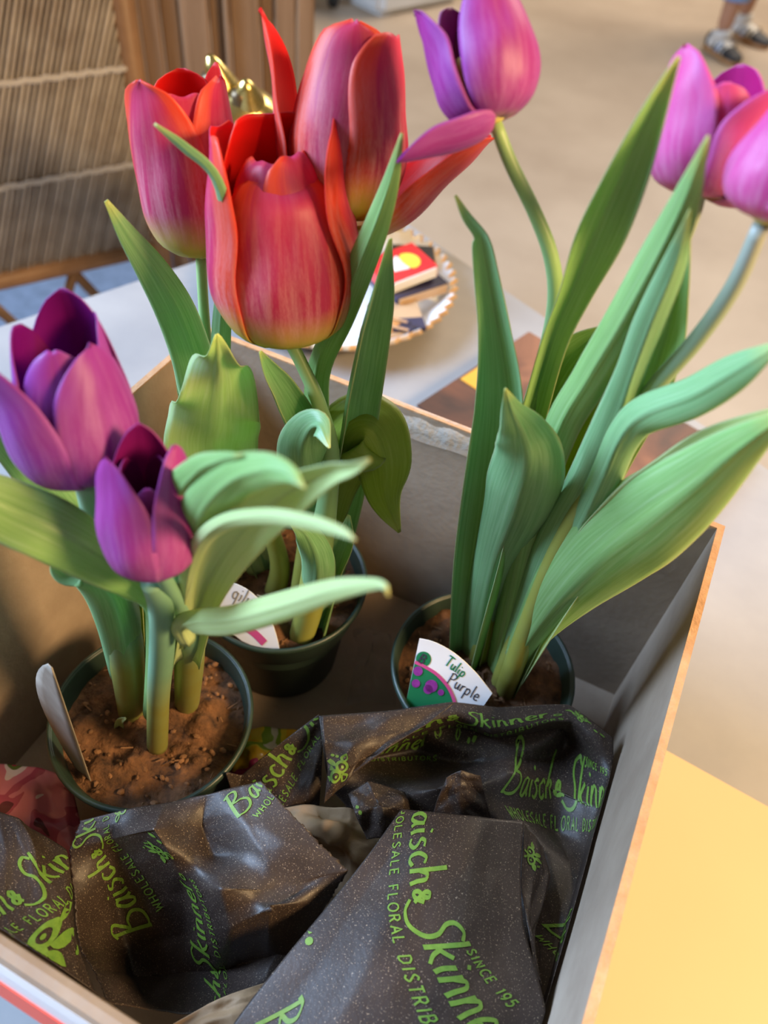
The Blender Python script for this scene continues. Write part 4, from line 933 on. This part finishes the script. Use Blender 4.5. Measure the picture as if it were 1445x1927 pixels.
# ------------------------------------------------------------------ lettering strokes
def arc(cx, cy, rx_, ry_, a0, a1, n=14):
    return [(cx + rx_ * math.cos(math.radians(a)), cy + ry_ * math.sin(math.radians(a))) for a in np.linspace(a0, a1, n)]
S1 = True; S0 = False
HAND = {   # tall brush script, x-height 1
 'B': (1.55, [([(0.30, 2.35), (0.22, 1.6), (0.10, 0.7), (-0.02, -0.05)], S1), ([(0.02, 2.25), (0.5, 2.42), (0.95, 2.15), (0.85, 1.70), (0.35, 1.32), (0.9, 1.15), (1.30, 0.65), (1.05, 0.12), (0.45, -0.02), (-0.05, 0.10)], S1)]),
 'a': (0.95, [([(0.72, 0.88), (0.42, 1.0), (0.12, 0.62), (0.16, 0.12), (0.42, 0.04), (0.66, 0.42), (0.76, 0.90)], S1), ([(0.76, 0.95), (0.70, 0.35), (0.86, 0.02)], S1)]),
 'i': (0.45, [([(0.20, 0.95), (0.16, 0.4), (0.26, 0.0)], S1), ([(0.26, 1.40), (0.34, 1.52)], S0)]),
 's': (0.78, [([(0.62, 0.92), (0.32, 0.98), (0.18, 0.74), (0.46, 0.50), (0.58, 0.24), (0.34, 0.0), (0.06, 0.08)], S1)]),
 'c': (0.82, [([(0.70, 0.86), (0.40, 1.0), (0.12, 0.62), (0.18, 0.14), (0.44, 0.0), (0.74, 0.16)], S1)]),
 'h': (0.98, [([(0.26, 2.15), (0.20, 1.2), (0.14, 0.0)], S1), ([(0.16, 0.55), (0.40, 0.98), (0.66, 0.86), (0.70, 0.40), (0.80, 0.0)], S1)]),
 '&': (0.92, [([(0.82, 0.62), (0.55, 0.12), (0.22, 0.02), (0.16, 0.34), (0.52, 0.66), (0.56, 0.96), (0.34, 1.04), (0.24, 0.80), (0.48, 0.40), (0.80, 0.0)], S1)]),
 'S': (1.45, [([(1.55, 1.80), (1.15, 2.05), (0.72, 1.85), (0.70, 1.40), (1.10, 0.85), (1.12, 0.25), (0.60, -0.30), (-0.10, -0.35), (-0.62, -0.05)], S1)]),
 'k': (0.92, [([(0.22, 2.10), (0.16, 1.0), (0.12, 0.0)], S1), ([(0.74, 1.05), (0.42, 0.72), (0.18, 0.55)], S1), ([(0.30, 0.62), (0.52, 0.25), (0.86, -0.02)], S1)]),
 'n': (0.98, [([(0.16, 1.0), (0.14, 0.5), (0.12, 0.0)], S1), ([(0.14, 0.55), (0.38, 0.98), (0.66, 0.86), (0.70, 0.40), (0.80, 0.0)], S1)]),
 'e': (0.85, [([(0.16, 0.50), (0.64, 0.58), (0.66, 0.88), (0.40, 1.0), (0.14, 0.62), (0.20, 0.14), (0.48, 0.0), (0.76, 0.18)], S1)]),
 'r': (0.70, [([(0.18, 1.0), (0.15, 0.5), (0.13, 0.0)], S1), ([(0.15, 0.55), (0.34, 0.92), (0.62, 1.0)], S1)]),
 'o': (0.85, [(arc(0.4, 0.5, 0.32, 0.46, 80, 440), S1)]),
 'u': (0.9, [([(0.14, 1.0), (0.14, 0.4), (0.34, 0.02), (0.62, 0.3), (0.72, 1.0)], S1), ([(0.72, 1.0), (0.72, 0.4), (0.82, 0.0)], S1)]),
 'l': (0.42, [([(0.2, 2.0), (0.18, 1.0), (0.22, 0.0)], S1)]),
 'p': (0.95, [([(0.16, 1.0), (0.14, 0.2), (0.12, -0.8)], S1), ([(0.16, 0.7), (0.42, 1.0), (0.74, 0.74), (0.66, 0.2), (0.38, 0.02), (0.14, 0.25)], S1)]),
 'T': (1.15, [([(0.0, 1.9), (0.6, 1.95), (1.2, 1.9)], S1), ([(0.62, 1.92), (0.58, 1.0), (0.60, 0.0)], S1)]),
 'P': (1.1, [([(0.18, 1.8), (0.16, 0.9), (0.14, 0.0)], S1), ([(0.02, 1.7), (0.5, 1.9), (0.95, 1.55), (0.75, 1.05), (0.16, 0.85)], S1)]),
 ' ': (0.6, []),
}
CAPS = {   # thin spaced capitals, height 1
 'W': (1.0, [([(0, 1), (0.22, 0), (0.45, 0.75), (0.68, 0), (0.9, 1)], S0)]), 'H': (0.8, [([(0, 1), (0, 0)], S0), ([(0.6, 1), (0.6, 0)], S0), ([(0, 0.5), (0.6, 0.5)], S0)]),
 'O': (0.95, [(arc(0.38, 0.5, 0.38, 0.5, 90, 450, 20), S1)]), 'L': (0.68, [([(0, 1), (0, 0), (0.48, 0)], S0)]), 'E': (0.72, [([(0.5, 1), (0, 1), (0, 0), (0.52, 0)], S0), ([(0, 0.52), (0.42, 0.52)], S0)]),
 'S': (0.72, [([(0.5, 0.86), (0.26, 1.0), (0.03, 0.76), (0.28, 0.50), (0.53, 0.24), (0.26, 0.0), (0.0, 0.14)], S1)]), 'A': (0.85, [([(0, 0), (0.34, 1), (0.68, 0)], S0), ([(0.13, 0.35), (0.55, 0.35)], S0)]),
 'F': (0.68, [([(0.5, 1), (0, 1), (0, 0)], S0), ([(0, 0.52), (0.4, 0.52)], S0)]), 'R': (0.78, [([(0, 0), (0, 1), (0.35, 1), (0.5, 0.76), (0.35, 0.52), (0, 0.5)], S0), ([(0.25, 0.5), (0.55, 0)], S0)]),
 'D': (0.86, [([(0, 0), (0, 1), (0.3, 0.98), (0.6, 0.75), (0.6, 0.25), (0.3, 0.02), (0, 0)], S0)]), 'I': (0.30, [([(0.04, 1), (0.04, 0)], S0)]), 'T': (0.74, [([(0, 1), (0.58, 1)], S0), ([(0.29, 1), (0.29, 0)], S0)]),
 'B': (0.76, [([(0, 0), (0, 1), (0.35, 1), (0.48, 0.76), (0.35, 0.53), (0, 0.52)], S0), ([(0.35, 0.53), (0.54, 0.28), (0.38, 0), (0, 0)], S0)]), 'U': (0.82, [([(0, 1), (0, 0.3), (0.16, 0.03), (0.32, 0), (0.48, 0.03), (0.62, 0.3), (0.62, 1)], S0)]),
 'C': (0.82, [(arc(0.38, 0.5, 0.38, 0.5, 50, 310, 14), S1)]), 'N': (0.85, [([(0, 0), (0, 1), (0.6, 0), (0.6, 1)], S0)]), '1': (0.4, [([(0.02, 0.8), (0.16, 1), (0.16, 0)], S0)]),
 '9': (0.7, [(arc(0.26, 0.68, 0.26, 0.31, -10, 350, 16), S1), ([(0.52, 0.7), (0.46, 0.3), (0.24, 0)], S1)]), '5': (0.7, [([(0.5, 1), (0.08, 1), (0.04, 0.56)], S0), ([(0.04, 0.56), (0.34, 0.62), (0.52, 0.32), (0.30, 0.0), (0.0, 0.1)], S1)]), ' ': (0.55, []),
}
def text_strokes(txt, font, x0, y0, sc, spacing=0.0):
    out = []; x = x0
    for ch in txt:
        adv, st = font[ch]
        for pts, sm in st: out.append(([(x + p[0] * sc, y0 + p[1] * sc) for p in pts], sm))
        x += (adv + spacing) * sc
    return out, x
def ribbon2d(pts, wd, smooth, brush=True):
    P = np.array(pts, float)
    if smooth and len(P) > 2: P = catmull(P, max(10, 5 * len(P)))
    else:
        Q = []
        for a, b in zip(P[:-1], P[1:]):
            k = max(2, int(np.linalg.norm(b - a) / 0.25)); Q += [a + (b - a) * t for t in np.linspace(0, 1, k, endpoint=False)]
        P = np.array(Q + [P[-1]])
    T = np.gradient(P, axis=0); T /= np.linalg.norm(T, axis=1, keepdims=True) + 1e-9
    N = np.column_stack([-T[:, 1], T[:, 0]])
    w_ = np.full(len(P), wd)
    if brush: w_ = wd * (0.62 + 0.62 * np.abs(T @ np.array([0.35, 0.94])))
    V = np.vstack([P + N * w_[:, None], P - N * w_[:, None]]); n = len(P)
    return V, [(i, i + 1, n + i + 1, n + i) for i in range(n - 1)]
def disc2d(c, r, n=14): return np.array([(c[0] + r * math.cos(t), c[1] + r * math.sin(t)) for t in np.linspace(0, 2 * math.pi, n, endpoint=False)]), [list(range(n))]
def leaf2d(a, b, w_, n=7):
    a, b = np.array(a), np.array(b); d = b - a; nn = np.array([-d[1], d[0]]) / np.linalg.norm(d); t = np.linspace(0, 1, n)
    s = np.sin(math.pi * t ** 0.8) * w_
    V = np.vstack([a + d * t[:, None] + nn * s[:, None], a + d * t[:, None] - nn * s[:, None]])
    return V, [(i, i + 1, n + i + 1, n + i) for i in range(n - 1)]
def emblem(x, y, s):
    out = []
    for cx_, r in ((-0.42, 0.40), (0.42, 0.40)):
        out.append(ribbon2d(arc(x + cx_ * s, y, r * s, r * s * 1.05, 60, 430, 20), 0.12 * s, True, False)); out.append(disc2d((x + cx_ * s, y - 0.03 * s), 0.12 * s))
    for a, b, w_ in (((-0.1, 0.4), (-0.35, 1.6), 0.24), ((0.15, 0.4), (0.55, 1.5), 0.22), ((-0.7, 0.35), (-1.6, 0.65), 0.26), ((0.75, 0.2), (1.55, 0.30), 0.28)):
        out.append(leaf2d((x + a[0] * s, y + a[1] * s), (x + b[0] * s, y + b[1] * s), w_ * s))
    out.append(ribbon2d([(x - 0.1 * s, y - 0.4 * s), (x - 0.35 * s, y - 1.1 * s), (x, y - 1.5 * s), (x + 0.2 * s, y - 1.0 * s), (x, y - 0.4 * s)], 0.10 * s, True, False))
    for c_ in ((0.15, 1.75), (0.95, 1.05), (1.0, 0.75)): out.append(disc2d((x + c_[0] * s, y + c_[1] * s), 0.13 * s))
    return out
def logo(parts='all', since=True):
    """the wrap's printed name: baseline along x, unit = x-height"""
    geo = []
    st, x = text_strokes('Baisch', HAND, 0, 0, 1.0, 0.04); st2, x = text_strokes('&', HAND, x + 0.05, 0.15, 0.8); st += st2
    st2, x = text_strokes('Skinner', HAND, x + 0.35, 0, 1.0, 0.04); st += st2
    for p, sm in st: geo.append(ribbon2d(p, 0.095, sm))
    sm_, x2 = text_strokes('WHOLESALE FLORAL DISTRIBUTORS', CAPS, 0.55, -1.15, 0.50, 0.22)
    if since: s2, _ = text_strokes('SINCE 195', CAPS, 8.9, 1.75, 0.42, 0.22); sm_ += s2
    for p, s_ in sm_: geo.append(ribbon2d(p, 0.040, s_, False))
    geo.append(ribbon2d(arc(x + 0.45, 0.25, 0.22, 0.22, 0, 360, 14), 0.07, True, False))
    geo += emblem(x + 2.2, 0.9, 0.75)
    geo.append(disc2d((x + 3.6, -0.2), 0.2)); geo.append(leaf2d((x + 4.0, -0.2), (x + 4.6, 0.1), 0.22))
    return geo

# ------------------------------------------------------------------ wrapping paper
class Paper:
    def __init__(s, name, rows, label, material='dark_paper', n=84, crisp=0.55, amp=0.0011, seed=1, cat='wrapping paper', thick=0.0003, group=None, tear=0.0, pots_=True, parent=None):
        L = np.array([[az(*p) for p in r] for r in rows]); nr, nc = L.shape[:2]
        U = np.array([catmull(L[:, j], n) for j in range(nc)]); SM = np.array([catmull(U[:, i], n) for i in range(n)])
        tt = np.linspace(0, nr - 1, n); ss = np.linspace(0, nc - 1, n)
        LI = np.stack([np.stack([np.interp(tt, range(nr), L[:, j, k]) for j in range(nc)], 1) for k in range(3)], -1)
        LI = np.stack([np.stack([np.interp(ss, range(nc), LI[i, :, k]) for i in range(n)], 0) for k in range(3)], -1)
        P = LI * crisp + SM * (1 - crisp)
        r_ = np.random.default_rng(seed); g = np.linspace(0, 1, n); A, B = np.meshgrid(g, g, indexing='ij'); h = np.zeros((n, n))
        for k in range(9):                               # sharp creases
            th = r_.uniform(0, math.pi); f = r_.uniform(1.0, 3.2); c = (A * math.cos(th) + B * math.sin(th)) * f + r_.uniform(0, 1) + 0.10 * np.sin(5 * A + k) * np.cos(4 * B)
            h += (np.abs((c % 1.0) - 0.5) - 0.25) * r_.uniform(0.4, 1.0) / f
        N = grid_normals(P)
        if (N * (CAM - P)).sum() < 0: N = -N; s.flip = True
        else: s.flip = False
        edge = np.minimum(1, np.minimum(np.minimum(A, 1 - A), np.minimum(B, 1 - B)) * 8)
        P = P + N * (h * amp * 9 * (0.35 + 0.65 * edge))[..., None]
        if pots_:                                        # the sheet lies over the pot rims, not through them
            for cx_, cy_ in ((-0.172, 0.2675), (-0.026, 0.270), (-0.186, 0.1465)):
                d_ = np.hypot(P[..., 0] - cx_, P[..., 1] - cy_); P[..., 2] = np.where(d_ < 0.066, np.maximum(P[..., 2], 0.8545 - np.clip((d_ - 0.060) / 0.006, 0, 1) * 0.02), P[..., 2])
        if tear: P[:, -1] += r_.normal(0, tear, (n, 3)); P[:, 0] += r_.normal(0, tear, (n, 3))
        P[..., 0] = np.clip(P[..., 0], XL + TH + 0.002, XR - TH - 0.0025); P[..., 1] = np.clip(P[..., 1], YF + 0.0045, YB - TH - 0.002); P[..., 2] = np.maximum(P[..., 2], ZB0 + 0.008)
        N = grid_normals(P) * (-1 if s.flip else 1)
        s.P, s.N, s.n = P, N, n
        s.o = sheet(name, P, thick, material, parent, False, flip=s.flip)
        if parent is None: tag(s.o, label, cat, group)
        s.pp = project(P); s.dp = np.linalg.norm(P - CAM, axis=-1)
    def st(s, px, py):
        d = np.hypot(s.pp[..., 0] - px, s.pp[..., 1] - py); m_ = d.min(); ok = d < m_ + 4
        i = np.argmin(np.where(ok, s.dp, 9)); return np.array(np.unravel_index(i, d.shape), float)
    def at(s, st, h=0.00035):
        i = np.clip(st[:, 0], 0, s.n - 1.001); j = np.clip(st[:, 1], 0, s.n - 1.001); a, b = i.astype(int), j.astype(int); f, g = (i - a)[:, None], (j - b)[:, None]
        q = lambda M: M[a, b] * (1 - f) * (1 - g) + M[a + 1, b] * f * (1 - g) + M[a, b + 1] * (1 - f) * g + M[a + 1, b + 1] * f * g
        return q(s.P) + nrm(q(s.N)) * h
    def stamp(s, geo, p0, p1, length, up=1, name='lettering', material='print_lime', u0=0.0, tall=1.0):
        """print flat shapes on the sheet: p0 is x = u0 on the baseline, p1 lies length units further on"""
        a, b = s.st(*p0), s.st(*p1); m_ = np.round((a + b) / 2).astype(int); m_ = np.clip(m_, 2, s.n - 3); i, j = m_
        Ji = (s.P[i + 2, j] - s.P[i - 2, j]) / 4; Jj = (s.P[i, j + 2] - s.P[i, j - 2]) / 4
        ex = (b - a) / length; e3 = Ji * ex[0] + Jj * ex[1]; u3 = np.cross(s.N[i, j], e3) * up * tall
        M = np.column_stack([Ji, Jj]); ey = np.linalg.lstsq(M, u3, rcond=None)[0]
        Vs, Fs, k = [], [], 0
        for V, F in geo:
            stv = a + (V[:, :1] - u0) * ex + V[:, 1:] * ey
            if F and len(F) > 1:
                F = [f for f in F if all((stv[q] > 0.2).all() and (stv[q] < s.n - 1.2).all() for q in f)]
            elif not ((stv > 0.2).all() and (stv < s.n - 1.2).all()): F = []
            Vs.append(s.at(stv)); Fs += [[q + k for q in f] for f in F]; k += len(V)
        if not Fs: return None
        return obj(name, np.vstack(Vs), Fs, material, s.o, False)
LL = 13.2                                                # length of the printed name in units
G_W = 'crumpled sheets of printed wrapping paper'
# floor stuffing first
Paper('bulb_sleeve', [[(-60, 1440, .790), (40, 1440, .795), (130, 1460, .79)], [(-60, 1520, .80), (50, 1520, .812), (150, 1540, .80)], [(-40, 1620, .79), (60, 1610, .80), (170, 1620, .79)]],
      'pink printed plastic bulb sleeve at the left under the dark paper', 'film_pink', 40, 0.4, 0.0015, 5, 'plastic sleeve', pots_=False, group='printed plastic sleeves')
Paper('bulb_sleeve', [[(430, 1375, .785), (490, 1370, .795), (560, 1375, .79)], [(430, 1420, .80), (495, 1410, .812), (570, 1420, .80)], [(430, 1490, .79), (500, 1480, .80), (580, 1490, .79)]],
      'yellow and red printed plastic sleeve between the pots', 'film_yellow', 40, 0.4, 0.0015, 6, 'plastic sleeve', pots_=False, group='printed plastic sleeves')
Paper('clear_wrap', [[(668, 1185, .778), (700, 1180, .785), (735, 1190, .778)], [(672, 1215, .785), (700, 1205, .802), (735, 1225, .785)], [(665, 1265, .778), (700, 1255, .788), (740, 1270, .778)], [(650, 1330, .77), (700, 1320, .776), (745, 1330, .77)]],
      'crumpled clear plastic wrap on the box floor between the pots', 'clear_film', 40, 0.3, 0.002, 7, 'plastic wrap', pots_=False)
Paper('kraft_paper', [[(500, 1525, .836), (590, 1512, .846), (660, 1520, .850), (740, 1545, .835)], [(545, 1570, .834), (615, 1552, .856), (668, 1568, .848), (740, 1600, .835)], [(575, 1610, .828), (630, 1600, .832), (672, 1625, .846), (730, 1650, .83)], [(590, 1690, .82), (640, 1690, .82), (700, 1700, .83), (740, 1710, .82)]],
      'crumpled tan kraft paper showing between the dark sheets', 'kraft_paper', 60, 0.6, 0.0018, 8, 'kraft paper', group='kraft paper pieces')
Paper('kraft_paper', [[(320, 1930, .858), (390, 1890, .866), (445, 1866, .868), (530, 1840, .860)], [(340, 1965, .858), (410, 1930, .868), (470, 1905, .868), (560, 1880, .858)], [(370, 2010, .858), (430, 1990, .862), (500, 1970, .862), (590, 1950, .852)]],
      'flat tan kraft paper corner at the front of the box', 'kraft_paper', 40, 0.35, 0.0008, 9, 'kraft paper', group='kraft paper pieces')
# dark sheets
B2 = Paper('wrapping_paper', [[(600, 1344, .866), (545, 1385, .860), (488, 1430, .852), (430, 1480, .835)], [(607, 1395, .860), (562, 1440, .854), (512, 1480, .844), (450, 1520, .828)], [(604, 1470, .850), (575, 1505, .842), (540, 1530, .835), (480, 1560, .818)], [(600, 1520, .835), (570, 1540, .83), (530, 1570, .82), (490, 1590, .81)]],
      'narrow dark printed paper fold rising left of the blue-lit peak', 'dark_paper', 60, 0.5, 0.0008, 21, group=G_W)
B = Paper('wrapping_paper', [
    [(600, 1346, .868), (720, 1338, .868), (850, 1321, .873), (940, 1331, .872), (1070, 1326, .873), (1152, 1388, .866)],
    [(606, 1395, .866), (700, 1392, .868), (858, 1346, .870), (950, 1368, .866), (1075, 1358, .868), (1152, 1425, .862)],
    [(612, 1440, .862), (690, 1430, .846), (850, 1398, .836), (950, 1392, .832), (1060, 1400, .838), (1150, 1470, .864)],
    [(622, 1485, .852), (730, 1462, .850), (855, 1448, .862), (960, 1450, .868), (1050, 1480, .856), (1155, 1530, .868)],
    [(650, 1520, .840), (760, 1500, .858), (850, 1478, .890), (930, 1505, .862), (1050, 1565, .844), (1150, 1600, .870)],
    [(690, 1580, .830), (800, 1560, .845), (890, 1550, .852), (990, 1600, .852), (1075, 1640, .858), (1146, 1650, .873)],
    [(740, 1640, .820), (850, 1640, .835), (950, 1690, .845), (1020, 1720, .860), (1080, 1735, .868), (1132, 1735, .877)],
    [(800, 1750, .820), (900, 1780, .835), (980, 1820, .850), (1015, 1835, .866), (1060, 1840, .872), (1096, 1832, .879)],
    [(850, 1850, .820), (930, 1880, .835), (985, 1910, .850), (1005, 1930, .868), (1028, 1935, .874), (1050, 1930, .880)]],
      'large crumpled dark printed paper filling the right side of the box', n=120, crisp=0.7, amp=0.0016, seed=23, group=G_W)
A = Paper('wrapping_paper', [
    [(150, 1545, .862), (230, 1525, .868), (310, 1510, .872), (390, 1495, .876), (440, 1482, .880), (492, 1470, .884)],
    [(130, 1600, .858), (210, 1580, .862), (287, 1558, .896), (380, 1555, .868), (460, 1545, .882), (548, 1530, .886)],
    [(135, 1660, .852), (215, 1640, .842), (318, 1612, .882), (400, 1610, .868), (490, 1600, .886), (603, 1588, .887)],
    [(140, 1720, .850), (225, 1710, .815), (345, 1680, .852), (415, 1672, .892), (520, 1665, .886), (656, 1640, .885)],
    [(150, 1780, .850), (240, 1780, .800), (345, 1760, .820), (432, 1746, .868), (510, 1715, .892), (620, 1690, .872)],
    [(170, 1830, .855), (250, 1840, .800), (340, 1840, .808), (430, 1820, .822), (500, 1800, .835), (560, 1780, .838)],
    [(200, 1890, .870), (280, 1900, .846), (350, 1910, .846), (410, 1900, .846), (450, 1890, .846), (490, 1880, .842)]],
      'crumpled dark printed paper with a torn blue-lit corner at lower left', n=110, crisp=0.75, amp=0.0013, seed=24, group=G_W, tear=0.0003)
D = Paper('wrapping_paper', [
    [(-60, 1520, .880), (0, 1530, .886), (35, 1540, .887), (60, 1562, .874)],
    [(-60, 1600, .890), (10, 1600, .894), (70, 1600, .891), (122, 1600, .872)],
    [(-60, 1680, .900), (10, 1680, .901), (80, 1670, .895), (132, 1660, .876)],
    [(-60, 1740, .910), (20, 1750, .908), (90, 1750, .897), (142, 1765, .878)],
    [(0, 1770, .912), (60, 1795, .910), (120, 1830, .900), (185, 1875, .880)],
    [(60, 1810, .915), (110, 1845, .913), (160, 1875, .905), (215, 1908, .890)]],
      'small dark printed paper fold tucked against the front left rim', n=70, amp=0.0008, seed=25, group=G_W)
Cc = Paper('wrapping_paper', [
    [(755, 1522, .887), (830, 1530, .891), (910, 1538, .891), (985, 1546, .885)],
    [(695, 1605, .888), (790, 1620, .894), (890, 1630, .894), (980, 1640, .885)],
    [(620, 1700, .888), (740, 1720, .897), (870, 1740, .896), (985, 1740, .886)],
    [(530, 1810, .886), (690, 1830, .897), (860, 1850, .898), (1010, 1830, .886)],
    [(440, 1925, .882), (620, 1950, .895), (840, 1970, .898), (1030, 1930, .886)],
    [(400, 2010, .877), (600, 2060, .887), (830, 2080, .892), (1010, 2060, .880)]],
      'smooth folded flap of dark printed paper at the front centre', n=90, crisp=0.25, amp=0.0004, seed=26, group=G_W)

def fold(par, rows, seed, crisp=0.8, amp=0.0007, n=44): return Paper('paper_fold', rows, '', 'dark_paper', n, crisp, amp, seed, parent=par.o)
F3 = fold(B, [[(604, 1348, .875), (720, 1340, .877), (855, 1323, .879)], [(608, 1400, .873), (695, 1388, .878), (795, 1366, .880)], [(616, 1450, .869), (668, 1440, .873), (720, 1415, .876)], [(610, 1512, .858), (632, 1490, .862), (652, 1465, .866)]], 31)
F1 = fold(B, [[(840, 1464, .893), (868, 1449, .897), (904, 1460, .892)], [(824, 1500, .884), (866, 1488, .890), (914, 1500, .881)], [(812, 1542, .872), (865, 1536, .876), (928, 1548, .866)]], 32)
F2 = fold(B, [[(655, 1494, .864), (692, 1470, .870), (762, 1490, .866)], [(668, 1530, .868), (718, 1516, .872), (774, 1532, .864)], [(690, 1580, .856), (732, 1574, .858), (772, 1584, .852)]], 33)
F5 = fold(Cc, [[(986, 1550, .883), (1006, 1572, .878), (1022, 1592, .872)], [(982, 1640, .883), (1008, 1642, .878), (1034, 1650, .871)], [(988, 1740, .884), (998, 1742, .880), (1008, 1748, .875)], [(1012, 1832, .884), (1016, 1845, .881), (1020, 1858, .877)]], 35)
Cc.stamp(logo(), (774, 1530), (858, 1905), 9.7, u0=1.7)
Cc.stamp([disc2d((0, 0), 0.42), leaf2d((0.5, 0.5), (1.9, 0.9), 0.45)], (583, 1766), (610, 1735), 2.4)
Cc.stamp(logo(since=False), (478, 1925), (505, 2000), 2.0)
B.stamp(logo(), (948, 1490), (1146, 1508), 12.6, tall=1.6)
B.stamp(logo(), (1022, 1742), (1108, 1778), 3.0)
B.stamp(logo(since=False), (705, 1424), (795, 1402), 4.2, u0=9.0)
B.stamp(logo(since=False), (850, 1362), (1012, 1352), 6.6, u0=6.0)
F3.stamp(emblem(0, 0, 1.0), (640, 1452), (656, 1434), 1.1)
F5.stamp(emblem(0, 0, 1.0), (1002, 1612), (1006, 1636), 1.5)
F2.stamp([disc2d((0, 0), 0.42), leaf2d((0.1, 0.9), (0.3, 2.2), 0.5)], (676, 1530), (688, 1526), 1.0)
B2.stamp(logo(since=False), (505, 1500), (580, 1385), 5.4, u0=2.4)
A.stamp(logo(), (447, 1533), (490, 1482), 2.6)
A.stamp(logo(since=False), (262, 1700), (178, 1560), 7.0, u0=1.5)
A.stamp(logo(since=False), (388, 1800), (356, 1672), 4.6, u0=8.6)
A.stamp(emblem(0, 0, 1.0), (222, 1526), (242, 1522), 1.3)
D.stamp(logo(since=False), (45, 1700), (122, 1640), 3.4, u0=6.2)
D.stamp(emblem(0, 0, 1.0), (75, 1783), (85, 1795), 1.2)

# ------------------------------------------------------------------ plant tags
def on_plane(p, p0, nn):
    r = ray(*p); t = ((p0 - CAM) @ nn) / (r @ nn); return CAM + r * t
def card(name, label, poly, p0, nn, material, thick=0.0006):
    nn = nrm(np.array(nn, float)); V = np.array([on_plane(p, p0, nn) for p in poly]); n = len(V)
    if nn @ (CAM - p0) < 0: nn = -nn
    V = np.vstack([V, V - nn * thick]); F = [list(range(n)), list(range(n, 2 * n))[::-1]] + [(i, (i + 1) % n, (i + 1) % n + n, i + n) for i in range(n)]
    me_o = obj(name, V, F, material, None, False); tag(me_o, label, 'plant tag', 'plant tags in the pots')
    def stamp(geo, a, b, length, flip=1, mt='ink_dark', nm='lettering', lift=0.00025):
        a, b = np.array(a, float), np.array(b, float); ex = (b - a) / length; ey = np.array([ex[1], -ex[0]]) * flip
        Vs, Fs, k = [], [], 0
        for V_, F_ in geo:
            q = a + V_[:, :1] * ex + V_[:, 1:] * ey; Vs.append(np.array([on_plane(p, p0, nn) for p in q]) + nn * lift); Fs += [[i + k for i in f] for f in F_]; k += len(V_)
        return obj(nm, np.vstack(Vs), Fs, mt, me_o, False)
    return me_o, stamp
def txt(t, wd=0.09):
    st, x = text_strokes(t, HAND, 0, 0, 1.0, 0.10); return [ribbon2d(p, wd, s_, False) for p, s_ in st], x
p0 = az(850, 1330, 0.842); p0 = ay(850, 1300, 0.236)
arcp = catmull([(789, 1202), (812, 1207), (840, 1220), (868, 1240), (895, 1266), (913, 1288), (926, 1305)], 18)
t_, stp = card('plant_tag', 'white plant tag reading Tulip Purple in the right pot', [tuple(p) for p in arcp] + [(908, 1331), (880, 1400), (800, 1400), (762, 1330)], p0, (0.05, -0.93, 0.36), 'tag_white')
g, x = txt('Tulip', 0.12); stp(g, (835, 1249), (872, 1276), x, mt='ink_green')
g, x = txt('Purple', 0.09); stp(g, (840, 1285), (898, 1320), x, mt='ink_dark')
stp([disc2d((0, 0), 1.0, 20)], (797, 1240), (809, 1248), 1.0, mt='ink_green', nm='green_spot')
st_, _ = text_strokes('B', CAPS, -0.32, -0.5, 1.0); stp([ribbon2d(p, 0.09, s_, False) for p, s_ in st_], (797, 1240), (811, 1249), 1.0, mt='ink_dark', lift=0.0005)
pic = [(781, 1245), (800, 1254), (822, 1268), (842, 1290), (853, 1312), (857, 1330), (762, 1330)]
stp([(np.array(pic, float) @ np.array([[1, 0], [0, -1]]), [list(range(7))])], (0, 0), (1, 0), 1.0, mt='ink_green', nm='picture')
stp([ribbon2d([(x_, -y_) for x_, y_ in pic[:6]], 3.0, True, False)], (0, 0), (1, 0), 1.0, mt='ink_pink', nm='pink_border', lift=0.0005)
for c_, r in (((787, 1262), 9), ((812, 1290), 12), ((783, 1285), 8), ((806, 1296), 9), ((830, 1302), 6)):
    stp([disc2d((c_[0], -c_[1]), r)], (0, 0), (1, 0), 1.0, mt='ink_purple', nm='tulip_print', lift=0.0006)
p0 = az(518, 1226, 0.843)
arcp = catmull([(405, 1098), (432, 1096), (462, 1108), (490, 1132), (510, 1168), (522, 1205), (527, 1232)], 16)
t_, stp = card('plant_tag', 'white plant tag seen from behind in the red tulip pot', [tuple(p) for p in arcp] + [(500, 1226), (455, 1206), (422, 1180), (402, 1150)], p0, (0.15, -0.93, 0.36), 'tag_white')
g, x = txt('Tulip', 0.10); stp(g, (486, 1150), (432, 1122), x, flip=-1, mt='tag_grey')
stp([ribbon2d([(462, -1178), (482, -1194), (498, -1210)], 7, True, False)], (0, 0), (1, 0), 1.0, mt='ink_pink', nm='picture_back')
# tag in the left pot, nearly edge on
Bp = az(172, 1476, 0.836); Tp = ay(97, 1258, Bp[1] + 0.004); Bp = Bp - (Tp - Bp) * 0.08
hd = nrm((Bp - CAM) * [1, 1, 0]); hd = np.array([hd[0] * math.cos(0.24) - hd[1] * math.sin(0.24), hd[0] * math.sin(0.24) + hd[1] * math.cos(0.24), 0])
rows = []
for t in np.linspace(0, 1, 16):
    wd = 0.030 * math.sin(math.pi * (0.08 + 0.90 * t)) ** 0.8
    rows.append([Bp + (Tp - Bp) * t + hd * (max(wd, 0.0008) * k / 4) for k in range(5)])
o = sheet('plant_tag', np.array(rows), 0.0006, 'tag_grey', None, False); tag(o, 'plant tag turned edge on at the left of the front pot', 'plant tag', 'plant tags in the pots')
